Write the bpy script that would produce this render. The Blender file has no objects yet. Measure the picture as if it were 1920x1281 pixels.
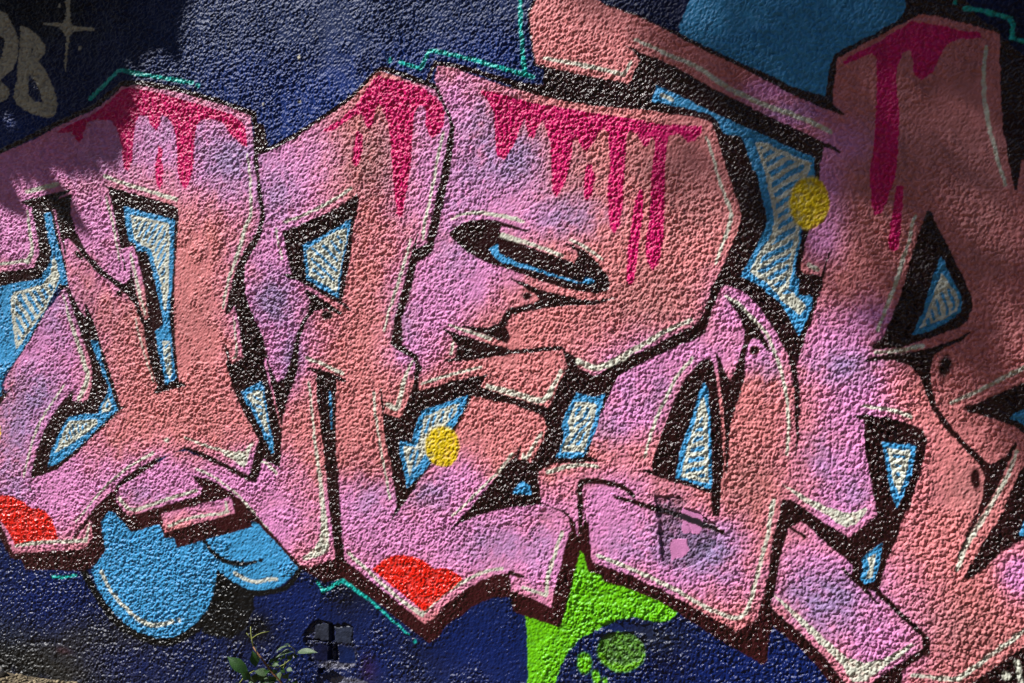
import bpy, math, numpy as np
from mathutils import Vector, Matrix
# =====================================================================  camera, sky, sun, exposure
scene = bpy.context.scene
COL = bpy.context.collection
rad = math.radians
THETA = rad(22.9)
CAM = Vector((3.52*math.sin(THETA), -3.52*math.cos(THETA), 1.25))
cam_data = bpy.data.cameras.new("camera"); cam = bpy.data.objects.new("camera", cam_data); COL.objects.link(cam)
cam_data.lens = 40.0; cam_data.sensor_width = 36.0; cam_data.clip_start = .05; cam_data.clip_end = 500
cam.location = CAM; cam.rotation_euler = (rad(90), 0, THETA)
scene.camera = cam
SUN_EL, SUN_AZ = rad(45), rad(54)                      # height of the sun; angle left of the wall's normal
SUN = Vector((-math.cos(SUN_EL)*math.sin(SUN_AZ), -math.cos(SUN_EL)*math.cos(SUN_AZ), math.sin(SUN_EL)))
world = bpy.data.worlds.new("World"); scene.world = world; world.use_nodes = True
wn = world.node_tree; bgn = wn.nodes["Background"]
sky = wn.nodes.new("ShaderNodeTexSky"); sky.sky_type = 'NISHITA'; sky.sun_disc = False
sky.sun_elevation = SUN_EL; sky.sun_rotation = math.atan2(SUN.x, SUN.y)
wn.links.new(sky.outputs[0], bgn.inputs[0]); bgn.inputs[1].default_value = .05
sun_data = bpy.data.lights.new("sun", 'SUN'); sun_data.energy = 5.0; sun_data.angle = rad(.53); sun_data.color = (1, .98, .95)
sun = bpy.data.objects.new("sun", sun_data); COL.objects.link(sun); sun.location = (-4, -4, 6)
sun.rotation_euler = (-SUN).to_track_quat('-Z', 'Y').to_euler()
vs = scene.view_settings; vs.view_transform = 'Standard'; vs.look = 'None'; vs.gamma = 1; vs.use_curve_mapping = False; vs.exposure = .42
# =====================================================================  helpers
rng = np.random.default_rng(7)
def tag(o, label=None, cat=None, group=None, kind=None):
    if label: o["label"] = label
    if cat: o["category"] = cat
    if group: o["group"] = group
    if kind: o["kind"] = kind
    return o
def empty(name, loc=(0, 0, 0)):
    o = bpy.data.objects.new(name, None); COL.objects.link(o); o.location = loc; o.empty_display_size = .1; return o
def mesh_obj(name, verts, faces, mat, parent=None, smooth=True):
    me = bpy.data.meshes.new(name); me.from_pydata([tuple(v) for v in verts], [], [tuple(f) for f in faces]); me.update()
    if smooth: me.polygons.foreach_set("use_smooth", [True]*len(me.polygons))
    if mat: me.materials.append(mat)
    o = bpy.data.objects.new(name, me); COL.objects.link(o)
    if parent: o.parent = parent; o.matrix_parent_inverse = Matrix.Translation(-parent.location)
    return o
def hashlat(n, m, seed): return np.random.default_rng(seed).random((n, m))
def vnoise(X, Z, scale, seed):                         # smooth value noise 0..1
    L = hashlat(64, 64, seed); u = X/scale; v = Z/scale
    iu = np.floor(u).astype(int); iv = np.floor(v).astype(int); fu = u-iu; fv = v-iv
    fu = fu*fu*(3-2*fu); fv = fv*fv*(3-2*fv)
    a = L[iv % 64, iu % 64]; b = L[iv % 64, (iu+1) % 64]; c = L[(iv+1) % 64, iu % 64]; d = L[(iv+1) % 64, (iu+1) % 64]
    return (a*(1-fu)+b*fu)*(1-fv)+(c*(1-fu)+d*fu)*fv
def domes(X, Z, cell, seed, rmin, rmax):               # packed round grains: the highest dome at every point
    N = 257; r0 = np.random.default_rng(seed)
    jx, jz, rr, hh, el = (r0.random((N, N)).astype(np.float32) for _ in range(5))
    u = X/cell; v = Z/cell; iu = np.floor(u).astype(int); iv = np.floor(v).astype(int)
    out = np.zeros(X.shape, np.float32)
    for a in (-1, 0, 1):
        for b in (-1, 0, 1):
            ci = (iu+a) % N; cj = (iv+b) % N
            dx = u-(iu+a)-jx[cj, ci]; dz = v-(iv+b)-jz[cj, ci]
            r = rmin+(rmax-rmin)*rr[cj, ci]; e = .75+.5*el[cj, ci]
            d2 = ((dx*e)**2+(dz/e)**2)/(r*r)
            np.maximum(out, np.clip(1-d2, 0, None)**.8*r*(.45+.55*hh[cj, ci]), out=out)
    return out
# =====================================================================  materials
def nodemat(name, rough=.5, spec=.5):
    m = bpy.data.materials.new(name); m.use_nodes = True; nt = m.node_tree; b = nt.nodes["Principled BSDF"]
    b.inputs["Roughness"].default_value = rough; b.inputs["Specular IOR Level"].default_value = spec
    return m, nt, b
def noisy(name, c1, c2, scale, rough=.7, bump=0, bscale=None, spec=.4):
    m, nt, b = nodemat(name, rough, spec)
    tc = nt.nodes.new("ShaderNodeTexCoord"); nz = nt.nodes.new("ShaderNodeTexNoise"); nz.inputs["Scale"].default_value = scale; nz.inputs["Detail"].default_value = 6
    cr = nt.nodes.new("ShaderNodeValToRGB"); cr.color_ramp.elements[0].color = (*c1, 1); cr.color_ramp.elements[1].color = (*c2, 1)
    cr.color_ramp.elements[0].position = .35; cr.color_ramp.elements[1].position = .65
    nt.links.new(tc.outputs["Object"], nz.inputs["Vector"]); nt.links.new(nz.outputs[0], cr.inputs[0]); nt.links.new(cr.outputs[0], b.inputs["Base Color"])
    if bump:
        n2 = nt.nodes.new("ShaderNodeTexNoise"); n2.inputs["Scale"].default_value = bscale or scale*4; n2.inputs["Detail"].default_value = 8
        bp = nt.nodes.new("ShaderNodeBump"); bp.inputs["Strength"].default_value = bump; bp.inputs["Distance"].default_value = .01
        nt.links.new(tc.outputs["Object"], n2.inputs["Vector"]); nt.links.new(n2.outputs[0], bp.inputs["Height"]); nt.links.new(bp.outputs[0], b.inputs["Normal"])
    return m
def spray_paint():
    # colour of each sprayed coat comes from the "paint" attribute; grain, pores and gloss are procedural
    m, nt, b = nodemat("spray_paint_on_roughcast", .34, .42)
    tc = nt.nodes.new("ShaderNodeTexCoord"); at = nt.nodes.new("ShaderNodeAttribute"); at.attribute_name = "paint"
    n1 = nt.nodes.new("ShaderNodeTexNoise"); n1.inputs["Scale"].default_value = 260; n1.inputs["Detail"].default_value = 5; n1.inputs["Roughness"].default_value = .65
    n2 = nt.nodes.new("ShaderNodeTexNoise"); n2.inputs["Scale"].default_value = 38; n2.inputs["Detail"].default_value = 4
    nt.links.new(tc.outputs["Object"], n1.inputs["Vector"]); nt.links.new(tc.outputs["Object"], n2.inputs["Vector"])
    mr = nt.nodes.new("ShaderNodeMapRange"); mr.inputs["From Min"].default_value = .3; mr.inputs["From Max"].default_value = .7; mr.inputs["To Min"].default_value = .84; mr.inputs["To Max"].default_value = 1.12
    nt.links.new(n2.outputs[0], mr.inputs["Value"])
    mx = nt.nodes.new("ShaderNodeVectorMath"); mx.operation = 'SCALE'
    nt.links.new(at.outputs["Color"], mx.inputs[0]); nt.links.new(mr.outputs[0], mx.inputs["Scale"])
    nt.links.new(mx.outputs[0], b.inputs["Base Color"])
    rr = nt.nodes.new("ShaderNodeMapRange"); rr.inputs["To Min"].default_value = .16; rr.inputs["To Max"].default_value = .55
    rr.inputs["From Min"].default_value = 1; rr.inputs["From Max"].default_value = 0
    nt.links.new(at.outputs["Alpha"], rr.inputs["Value"]); nt.links.new(rr.outputs[0], b.inputs["Roughness"])
    sp = nt.nodes.new("ShaderNodeMapRange"); sp.inputs["To Min"].default_value = .12; sp.inputs["To Max"].default_value = .5
    nt.links.new(at.outputs["Alpha"], sp.inputs["Value"]); nt.links.new(sp.outputs[0], b.inputs["Specular IOR Level"])
    bp = nt.nodes.new("ShaderNodeBump"); bp.inputs["Strength"].default_value = .45; bp.inputs["Distance"].default_value = .0025
    nt.links.new(n1.outputs[0], bp.inputs["Height"]); nt.links.new(bp.outputs[0], b.inputs["Normal"])
    return m
M_PAINT = spray_paint()
M_CORE = noisy("cement_render", (.22, .21, .19), (.34, .32, .29), 9, .9, .5, 60)
M_DIRT = noisy("dry_dirt", (.085, .065, .04), (.16, .12, .075), 7, .95, .8, 90)
M_STONE = noisy("gravel_stone", (.10, .075, .045), (.40, .32, .20), 45, .85, .4, 200)
M_PEB = noisy("grey_pebble", (.20, .19, .18), (.36, .34, .31), 40, .8, .4, 200)
M_BARK = noisy("bark", (.05, .04, .03), (.12, .09, .065), 14, .9, .8, 50)
M_TREELEAF = noisy("tree_leaf", (.035, .075, .02), (.06, .12, .03), 5, .55)
M_LEAF_LIT = noisy("vine_leaf_lit", (.045, .085, .035), (.09, .14, .065), 60, .5, .25, 300)  # paler copy for leaves facing the sun: lit look put into the colour
M_LEAF_SHADED = noisy("vine_leaf_shaded", (.012, .05, .006), (.028, .09, .012), 60, .5, .2, 300)  # same leaf with shade put into its colour, for leaves turned from the sun
M_STEM = noisy("vine_stem", (.16, .07, .03), (.28, .14, .06), 60, .6)
M_SHOOT = noisy("young_shoot", (.20, .24, .05), (.32, .34, .09), 60, .6)
# =====================================================================  the painted shapes, in wall millimetres (x along the wall, z up)
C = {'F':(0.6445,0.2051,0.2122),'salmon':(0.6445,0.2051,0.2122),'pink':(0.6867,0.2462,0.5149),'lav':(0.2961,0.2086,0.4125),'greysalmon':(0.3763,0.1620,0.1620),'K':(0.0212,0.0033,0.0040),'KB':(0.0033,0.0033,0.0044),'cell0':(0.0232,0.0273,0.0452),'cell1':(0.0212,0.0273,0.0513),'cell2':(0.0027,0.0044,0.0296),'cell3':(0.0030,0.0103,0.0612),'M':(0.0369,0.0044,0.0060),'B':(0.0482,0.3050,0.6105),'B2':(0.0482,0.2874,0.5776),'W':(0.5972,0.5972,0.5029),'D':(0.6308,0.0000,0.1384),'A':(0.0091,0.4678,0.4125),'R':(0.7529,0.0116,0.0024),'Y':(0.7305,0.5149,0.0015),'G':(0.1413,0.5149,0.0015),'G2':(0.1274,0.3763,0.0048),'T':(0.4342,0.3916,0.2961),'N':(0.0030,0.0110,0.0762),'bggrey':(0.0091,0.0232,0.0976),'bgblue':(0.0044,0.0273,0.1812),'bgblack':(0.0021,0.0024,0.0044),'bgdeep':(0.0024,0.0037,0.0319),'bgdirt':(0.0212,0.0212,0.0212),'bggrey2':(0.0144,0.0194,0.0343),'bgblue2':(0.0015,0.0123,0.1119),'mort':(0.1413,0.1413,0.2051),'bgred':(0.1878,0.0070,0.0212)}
SHAPES = [
('P',0,'light_blue_panel','B2',0,(561,2334,561,2241,526,2165,536,2142,961,1900,989,2044,1152,2129,1152,2259)),
('P',0,'tag_letter','T',0,(-2318,2526,-2192,2538,-2123,2514,-2082,2495,-2050,2445,-2026,2392,-2031,2332,-2055,2284,-2104,2258,-2123,2245,-2077,2211,-2069,2190,-2096,2166,-2150,2162,-2261,2200,-2332,2330)),
('S',0,'tag_letter_hole','N',0,(-2233,2424,-2164,2437,-2123,2420,-2101,2404,-2096,2377,-2109,2340,-2131,2323,-2206,2318)),
('P',0,'tag_letter','T',0,(-2018,2444,-1975,2429,-1930,2398,-1896,2355,-1898,2329,-1930,2304,-1890,2258,-1851,2191,-1833,2130,-1844,2091,-1883,2084,-1956,2104,-2023,2139,-2053,2172,-2050,2208,-2036,2242,-2031,2302,-2023,2341,-2015,2401)),
('P',0,'tag_letter_hole','N',0,(-1964,2356,-1956,2347,-1962,2333)),
('P',0,'tag_letter_hole','N',0,(-1975,2262,-1948,2234,-1917,2187,-1906,2144,-1943,2151,-1978,2178)),
('P',0,'painted_star','T',0,(-1792,2605,-1782,2604,-1771,2435,-1761,2416,-1660,2397,-1660,2389,-1753,2395,-1774,2380,-1787,2308,-1797,2242,-1802,2290,-1794,2374,-1810,2403,-1836,2422,-1909,2438,-1909,2446,-1836,2436,-1810,2429,-1797,2446)),
('E',0,'paint_speck','T',(7.8,9.9,0),(-1825,2498)),
('E',0,'paint_speck','T',(7.6,7.9,0),(-1728,2330)),
('E',0,'paint_speck','T',(6.3,9.0,0),(-776,2206)),
('E',0,'paint_speck','T',(8.4,5.4,0),(-776,2055)),
('E',0,'paint_speck','T',(4.3,5.5,0),(-917,2058)),
('C',0,'bubble_outline','KB',[29.9,29.9,27.8],(-1708,411,-1665,352,-1607,283,-1533,224,-1451,196,-1384,184,-1301,192,-1243,219,-1185,256,-1133,317,-1106,381,-1092,456)),
('P',0,'bubble_shadow','KB',0,(-1094,470,-1088,428,-1038,405,-954,397,-954,339,-990,262,-1049,227,-1117,226,-1178,236,-1139,303,-1110,380)),
('C',0,'bubble_outline','KB',[17.9,19.9,17.9],(-1090,437,-1038,412,-950,392,-842,414,-793,450,-768,488)),
('P',0,'painted_bubble','B',0,(-1160,571,-961,630,-946,640,-891,588,-827,538,-776,493,-795,465,-842,428,-896,408,-950,401,-994,405,-1047,426,-1090,449,-1106,473,-1128,518)),
('P',0,'painted_bubble','B',0,(-1622,593,-1602,629,-1558,642,-1480,579,-1355,615,-1278,554,-1167,571,-1160,553,-1128,518,-1099,492,-1106,436,-1124,370,-1151,315,-1197,266,-1247,230,-1296,206,-1372,196,-1451,207,-1516,234,-1585,285,-1640,350,-1670,407,-1632,456,-1607,491)),
('C',0,'bubble_outline','KB',[12.2,16.3,16.3,12.2],(-1160,557,-1128,522,-1090,498,-1045,487,-990,488,-946,498)),
('E',0,'bubble_outline','KB',(8.7,7.3,0),(-926,505)),
('C',0,'highlight_line','W',[15.2,13.0,17.3,15.2],(-1622,412,-1585,353,-1524,301,-1456,259,-1403,241,-1360,243,-1296,261)),
('E',0,'highlight_line','W',(9.3,9.4,0),(-1268,269)),
('C',0,'highlight_line','W',[12.0,12.0],(-1034,455,-1001,439,-950,430,-907,439,-863,447)),
('P',0,'green_splat','G',0,(227,631,239,611,244,580,252,560,295,564,386,532,467,508,528,463,507,439,475,428,427,432,394,436,345,424,303,401,261,376,222,353,188,312,162,266,145,210,138,130,57,119,53,314,46,396,48,414,141,398,176,474)),
('E',0,'green_drop','G2',(74.4,58.7,-8),(353,328)),
('E',0,'green_drop','G',(23.8,32.1,0),(239,282)),
('E',0,'green_drop','G',(13.5,20.8,-10),(276,245)),
('E',0,'green_drop','G',(8.4,8.0,0),(303,238)),
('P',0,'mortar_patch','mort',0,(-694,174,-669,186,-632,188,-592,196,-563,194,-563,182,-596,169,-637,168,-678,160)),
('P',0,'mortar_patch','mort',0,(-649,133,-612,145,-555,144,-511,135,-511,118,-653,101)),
('P',1,'outline','M',0,(-2289,631,-2123,501,-2069,434,-2055,425,-2010,428,-1988,390,-1703,408,-1672,418,-1627,461,-1602,492,-1622,593,-1585,634,-1558,630,-1480,564,-1355,600,-1332,554,-1296,559,-1278,522,-1167,556,-961,616,-968,637,-948,633,-946,777,-1128,861,-1602,785,-1857,575,-2123,721,-2289,713)),
('P',2,'outline','M',0,(-972,776,-948,633,-891,588,-827,538,-776,493,-747,481,-701,463,-674,448,-608,467,-557,443,-507,421,-432,376,-359,331,-283,289,-258,304,-226,349,-164,392,-123,426,-63,452,0,464,4,416,45,404,162,381,176,429,193,482,218,586,227,623,210,767,-109,817,-491,625,-694,789)),
('P',4,'outline','M',0,(201,831,201,670,225,620,239,608,244,580,252,560,295,552,298,536,386,515,467,490,526,461,605,418,664,385,740,352,766,334,781,342,787,385,796,450,859,519,844,862)),
('P',5,'outline','M',0,(785,859,785,467,796,449,859,406,913,359,956,305,989,237,1445,294,1445,738,1156,877)),
('L',1,'outline','K',[19.8,19.8],(-2289,1942,-2123,1974,-1988,2012,-1831,2060,-1665,2107,-1578,2154,-1533,2181,-1456,2178,-1289,2141,-1128,2090,-1038,2058,-961,2030)),
('P',1,'outline','K',0,(-972,2033,-948,1998,-913,1988,-904,1941,-896,1922,-917,1894,-941,1885,-950,1962)),
('C',2,'outline','K',[16.0,18.0],(-954,2032,-948,1962,-946,1889,-941,1834,-928,1751,-915,1683,-920,1660,-937,1606,-954,1574)),
('L',2,'outline','K',[14.8,16.7],(-939,1892,-863,1916,-778,1950,-694,1990,-622,2023,-551,2067,-491,2117,-467,2134,-441,2132,-373,2106,-296,2076,-262,2062,-235,2009,-207,1951,-203,1926,-211,1876,-224,1809,-235,1776)),
('L',3,'outline','K',[14.2,16.0],(-290,2077,-281,2101,-262,2137,-192,2119,-100,2088,0,2049)),
('P',3,'outline','K',0,(-9,2063,57,2041,104,2032,106,2079,76,2095,68,2143,59,2202,53,2264,71,2299,71,2397,278,2370,271,2278,311,2258,386,2225,467,2180,531,2148,625,2092,702,2050,785,2004,859,1960,943,1931,949,1974,963,2039,989,2055,1073,2091,1129,2117,1151,2141,1152,2259,1310,2238,1306,2154,1329,2109,1381,2069,1400,2039,1445,1992,1545,1962,1545,1716,1445,1723,1421,1721,1430,1645,1423,1643,1411,1689,1394,1725,1017,1749,932,1710,915,1725,917,1759,859,1758,785,1718,781,1605,781,1575,728,1471,708,1435,755,1414,822,1356,844,1318,874,1266,903,1370,939,1436,961,1501,961,1236,874,1072,844,1071,800,1161,664,1373,571,1251,345,1156,244,1122,141,1251,71,1480,410,1786,71,1987,0,2031)),
('P',1,'outline','K',0,(-2289,1530,-2123,1520,-1946,1532,-1917,1591,-1935,1668,-1964,1759,-2004,1769,-2004,1779,-1962,1785,-1896,1798,-1769,1809,-1769,1803,-1831,1783,-1761,1793,-1761,1783,-1766,1724,-1741,1654,-1698,1584,-1627,1520,-1553,1475,-1509,1457,-1489,1472,-1489,1539,-1480,1529,-1465,1481,-1451,1423,-1424,1354,-1427,1341,-1441,1350,-1468,1383,-1504,1418,-1563,1456,-1640,1504,-1708,1565,-1753,1615,-1784,1632,-1802,1627,-1787,1571,-1792,1559,-1776,1454,-1805,1433,-1831,1449,-1962,1251,-2069,1150,-2123,1088,-2090,1048,-2042,1101,-2028,1110,-2026,1102,-2109,1011,-2123,1007,-2289,1003)),
('P',2,'outline','K',0,(-950,1616,-957,1616,-979,1580,-1023,1508,-1049,1426,-1072,1343,-1056,1350,-1036,1387,-1025,1380,-998,1251,-990,1200,-1045,1166,-1067,1240,-1072,1236,-1058,1155,-1052,1140,-1038,1091,-1016,1049,-990,1004,-961,959,-928,913,-948,864,-972,789,-950,759,-933,796,-917,855,-846,820,-842,953,-810,1107,-768,1251,-863,1396,-907,1396,-950,1470,-981,1425,-974,1379,-990,1388,-1001,1412,-1016,1412,-994,1471,-992,1507,-972,1543,-946,1579)),
('P',2,'outline','K',0,(-228,1796,-245,1773,-267,1689,-286,1613,-296,1561,-330,1545,-344,1542,-352,1508,-383,1423,-402,1363,-418,1285,-432,1251,-402,1222,-344,1196,-334,1174,-338,1122,-357,1062,-389,998,-449,1015,-455,1102,-463,1102,-453,1008,-447,948,-432,884,-412,776,-404,717,-430,663,-426,657,-389,714,-365,739,-309,819,-273,863,-201,961,-151,1046,-142,1080,-103,1101,0,1074,124,1046,120,987,106,948,66,877,27,887,34,925,27,927,9,891,-9,876,-59,819,-123,749,-151,717,-207,669,-215,655,-205,653,-160,687,-100,714,0,739,97,751,167,736,193,723,210,695,222,639,237,672,230,813,278,889,281,897,251,907,269,971,295,1043,320,1100,345,1149,345,1176,269,1145,213,1173,207,1206,179,1222,167,1236,110,1230,4,1224,-45,1236,-100,1249,-164,1269,-230,1290,-241,1288,-201,1264,-186,1242,-196,1199,-235,1192,-233,1183,-315,1097,-321,1092,-321,1128,-307,1166,-319,1183,-325,1210,-383,1241,-387,1325,-359,1388,-340,1470,-329,1506,-302,1517,-273,1540,-254,1616,-239,1674,-224,1741,-211,1795)),
('P',4,'outline','K',0,(781,848,810,841,842,818,899,774,1006,713,1080,779,1183,806,1129,709,1101,636,1085,580,1156,517,1209,464,1214,419,1142,363,1073,291,1017,284,785,497,770,677)),
('P',2,'outline','K',0,(-972,1996,-941,1889,-653,2003,-467,2118,-258,2062,-239,2115,0,2035,617,1884,725,1721,785,1612,725,1433,874,1251,939,1369,939,866,800,769,571,849,227,800,0,739,-491,694,-863,799,-1038,809,-1128,1140,-1061,1472)),
('P',1,'painted_letter','F',0,(-2289,1929,-2123,1964,-1962,2004,-1825,2050,-1665,2095,-1585,2131,-1536,2172,-1468,2171,-1289,2133,-1128,2082,-1038,2051,-970,2024,-961,1963,-957,1908,-952,1834,-939,1746,-926,1687,-930,1666,-948,1619,-983,1580,-1027,1508,-1054,1426,-1074,1345,-1056,1343,-1034,1376,-1012,1288,-998,1251,-992,1201,-1045,1170,-1065,1240,-1074,1238,-1061,1155,-1056,1140,-1043,1091,-1021,1049,-994,1004,-965,959,-933,912,-952,864,-976,790,-1016,798,-1101,831,-1185,859,-1243,874,-1301,858,-1350,836,-1431,798,-1504,753,-1548,723,-1672,629,-1670,596,-1660,536,-1703,488,-2050,448,-2063,469,-2123,567,-2289,651,-2289,982,-2123,1002,-2031,1099,-2085,1058,-2107,1084,-2034,1180,-1964,1251,-1896,1351,-1800,1445,-1779,1446,-1794,1561,-1784,1571,-1800,1623,-1825,1667,-1836,1727,-1862,1744,-1962,1757,-1935,1668,-1917,1591,-1946,1528,-2123,1514,-2289,1524)),
('P',1,'painted_letter','F',0,(-1551,696,-1533,724,-1355,822,-1301,858,-1238,865,-1101,823,-1016,792,-963,776,-950,764,-928,751,-863,691,-863,591,-946,657,-1016,711,-1101,757,-1162,776,-1220,781,-1171,744,-1174,716,-1313,675,-1492,621,-1514,635,-1548,669)),
('P',1,'painted_letter','F',0,(-1348,639,-1174,682,-1049,715,-1036,657,-1332,575)),
('P',1,'outline','K',0,(-1774,1448,-1792,1439,-1753,1365,-1715,1276,-1677,1179,-1665,1130,-1672,1081,-1690,1036,-1710,1027,-1761,1032,-1746,1082,-1805,1033,-1857,973,-1904,911,-1935,836,-1959,759,-1970,684,-1962,683,-1954,735,-1831,775,-1753,826,-1578,966,-1509,1016,-1511,1026,-1531,1014,-1625,1241,-1657,1319,-1693,1390,-1700,1386,-1695,1333,-1728,1375)),
('P',1,'outline','K',0,(-2010,1773,-2004,1781,-1962,1789,-1896,1798,-1769,1811,-1766,1805,-1836,1779,-1761,1793,-1759,1785,-1766,1764,-1766,1724,-1741,1654,-1698,1586,-1627,1522,-1553,1475,-1509,1457,-1489,1472,-1489,1539,-1480,1529,-1465,1481,-1451,1423,-1424,1354,-1427,1341,-1441,1350,-1468,1383,-1504,1418,-1563,1456,-1640,1502,-1708,1563,-1753,1611,-1779,1630,-1800,1633,-1787,1571,-1792,1555,-1805,1568,-1823,1647,-1841,1728,-1854,1748,-1828,1648,-1800,1554,-1774,1448,-1784,1454,-1825,1463,-1864,1546,-1919,1531,-1946,1528,-1917,1591,-1935,1668,-1964,1753)),
('L',1,'painted_letter','F',[9.1,6.8],(-1846,1736,-1831,1678,-1810,1603,-1794,1555)),
('P',1,'outline','K',0,(-1627,1825,-1617,1819,-1590,1814,-1444,1773,-1301,1734,-1275,1716,-1275,1684,-1287,1524,-1294,1383,-1287,1251,-1282,1204,-1271,1108,-1238,1103,-1238,1093,-1313,1077,-1381,1063,-1384,1070,-1367,1084,-1391,1156,-1415,1241,-1429,1308,-1460,1362,-1456,1370,-1431,1343,-1405,1333,-1436,1461,-1460,1561,-1475,1591,-1526,1586,-1507,1507,-1516,1511,-1541,1624,-1585,1790,-1595,1806)),
('P',1,'outline','K',0,(-1460,1561,-1436,1461,-1405,1333,-1360,1251,-1324,1289,-1360,1441,-1408,1575)),
('L',1,'outline','M',[18.0,9.0],(-1675,608,-1703,575,-1753,526)),
('C',1,'outline','K',[8.7,15.2,17.3],(-1350,839,-1431,800,-1504,754,-1548,723)),
('C',1,'outline','K',[10.3,14.4,20.5],(-1243,876,-1185,861,-1101,833,-1038,806,-972,783)),
('E',1,'outline','K',(27.9,9.8,35),(-1728,1567)),
('E',1,'outline','K',(14.7,11.6,0),(-1536,1425)),
('P',1,'blue_inset','B',0,(-2289,1458,-2123,1461,-2055,1470,-1962,1478,-1909,1487,-1896,1510,-1864,1546,-1857,1579,-1872,1629,-1890,1690,-1898,1730,-1867,1735,-1851,1678,-1828,1612,-1802,1538,-1779,1458,-1823,1463,-1864,1404,-1904,1351,-1948,1287,-1970,1255,-2036,1184,-2096,1123,-2115,1084,-2109,1043,-2289,1003)),
('P',1,'hatching','W',0,(-1846,1573,-1820,1493,-1846,1440,-1888,1375,-1946,1311,-2002,1251,-2036,1221,-2047,1251,-2063,1352,-2066,1413,-2053,1439,-1909,1461,-1867,1500)),
('H',1,'blue_inset','B',(50.5,35.0,0.50),(-1862,1470,-1851,1450,-1898,1383,-1956,1319,-2010,1263,-2031,1251,-2042,1332,-2047,1409,-2036,1427,-1909,1447)),
('P',1,'blue_inset','B',0,(-1672,1255,-1640,1251,-1610,1154,-1583,1092,-1551,1013,-1548,1002,-1578,980,-1665,909,-1753,843,-1831,795,-1877,781,-1864,839,-1831,894,-1805,934,-1774,971,-1698,983,-1637,988,-1627,1017,-1593,1057,-1590,1086,-1622,1144,-1652,1202)),
('P',1,'hatching','W',0,(-1588,1049,-1573,1009,-1588,995,-1622,990,-1615,1018)),
('P',1,'hatching','W',0,(-1774,955,-1640,966,-1637,949,-1690,914,-1779,864,-1846,834,-1818,884)),
('H',1,'blue_inset','B',(67.2,20.3,0.40),(-1759,942,-1682,952,-1703,926,-1784,880,-1810,875)),
('P',1,'blue_inset','B',0,(-1593,1032,-1583,1016,-1595,1004,-1602,1014)),
('P',1,'blue_inset','B',0,(-1519,1738,-1408,1709,-1292,1681,-1296,1549,-1303,1430,-1308,1323,-1301,1251,-1299,1223,-1285,1115,-1327,1098,-1348,1171,-1367,1251,-1374,1285,-1339,1313,-1346,1346,-1367,1431,-1396,1527,-1415,1572,-1456,1575,-1468,1602,-1494,1612,-1504,1651,-1514,1700)),
('P',1,'hatching','W',0,(-1489,1706,-1408,1691,-1317,1669,-1310,1619,-1317,1525,-1315,1430,-1324,1359,-1334,1359,-1350,1454,-1381,1536,-1398,1581,-1429,1591,-1470,1621,-1482,1673)),
('H',1,'blue_inset','B',(123.6,23.5,0.42),(-1472,1690,-1408,1678,-1332,1660,-1327,1620,-1332,1525,-1332,1459,-1343,1463,-1367,1536,-1384,1588,-1419,1606,-1456,1630)),
('P',1,'hatching','W',0,(-1343,1251,-1310,1251,-1301,1138,-1306,1111,-1322,1137)),
('H',1,'blue_inset','B',(136.2,25.5,0.30),(-1334,1247,-1317,1247,-1310,1156,-1320,1156)),
('P',1,'painted_letter','F',0,(-1528,1583,-1480,1593,-1463,1567,-1441,1496,-1405,1339,-1415,1325,-1436,1356,-1456,1414,-1475,1481,-1487,1530,-1492,1497,-1504,1505)),
('C',1,'highlight_line','W',[13.0,13.0],(-1605,1853,-1541,1828,-1419,1791,-1285,1752)),
('C',1,'highlight_line','W',[8.8,11.0,8.8],(-1602,1775,-1565,1667,-1538,1544)),
('C',1,'highlight_line','W',[10.8,13.0,8.7],(-1487,1568,-1456,1452,-1419,1346)),
('C',1,'highlight_line','W',[6.5,6.5],(-1463,1333,-1436,1241,-1408,1171,-1384,1110)),
('C',1,'highlight_line','W',[6.8,13.5,20.3,22.5,18.0],(-1805,1425,-1736,1251,-1703,1163,-1687,1124,-1703,1080,-1728,1039)),
('C',1,'highlight_line','W',[9.3,9.3],(-1800,1089,-1857,1022,-1904,967,-1943,900,-1970,835,-1996,743)),
('C',1,'highlight_line','W',[11.0,8.8,6.6],(-1384,853,-1480,806,-1573,744,-1652,675,-1703,624,-1743,586)),
('C',1,'highlight_line','W',[9.0,13.4],(-1675,584,-1693,522)),
('C',1,'highlight_line','W',[13.8,13.8],(-1693,520,-1857,503,-1956,492,-2036,479)),
('C',1,'highlight_line','W',[15.0,12.9,10.7],(-1538,683,-1475,646,-1336,687,-1192,730)),
('C',1,'highlight_line','W',[10.3,10.3],(-1310,597,-1220,631,-1072,659,-1067,666,-1072,697)),
('C',1,'highlight_line','W',[6.1,10.1,16.2,12.1,8.1],(-983,1891,-974,1836,-968,1744,-968,1686,-990,1641,-1016,1563,-1056,1472,-1083,1367)),
('C',1,'highlight_line','W',[6.1,8.1],(-1036,1334,-1029,1269,-1023,1233,-1025,1201,-1038,1194)),
('C',1,'highlight_line','W',[18.5,16.2],(-1983,1814,-1896,1826,-1831,1834)),
('C',1,'highlight_line','W',[9.3,16.3,23.3],(-1983,1744,-1967,1673,-1954,1592,-1975,1553)),
('C',1,'highlight_line','W',[9.5,14.3],(-2206,1534,-2123,1544,-1975,1555)),
('C',1,'highlight_line','W',[8.1,8.1,6.1],(-1192,806,-1106,773,-1027,727,-939,654,-896,616,-784,544)),
('P',1,'highlight_line','W',0,(-1250,919,-1197,902,-1106,882,-1027,871,-990,876,-968,900,-950,908,-968,873,-983,830,-994,819,-1027,834,-1101,870,-1185,891,-1243,909)),
('E',1,'highlight_line','W',(11.8,7.6,0),(-1324,901)),
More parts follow.
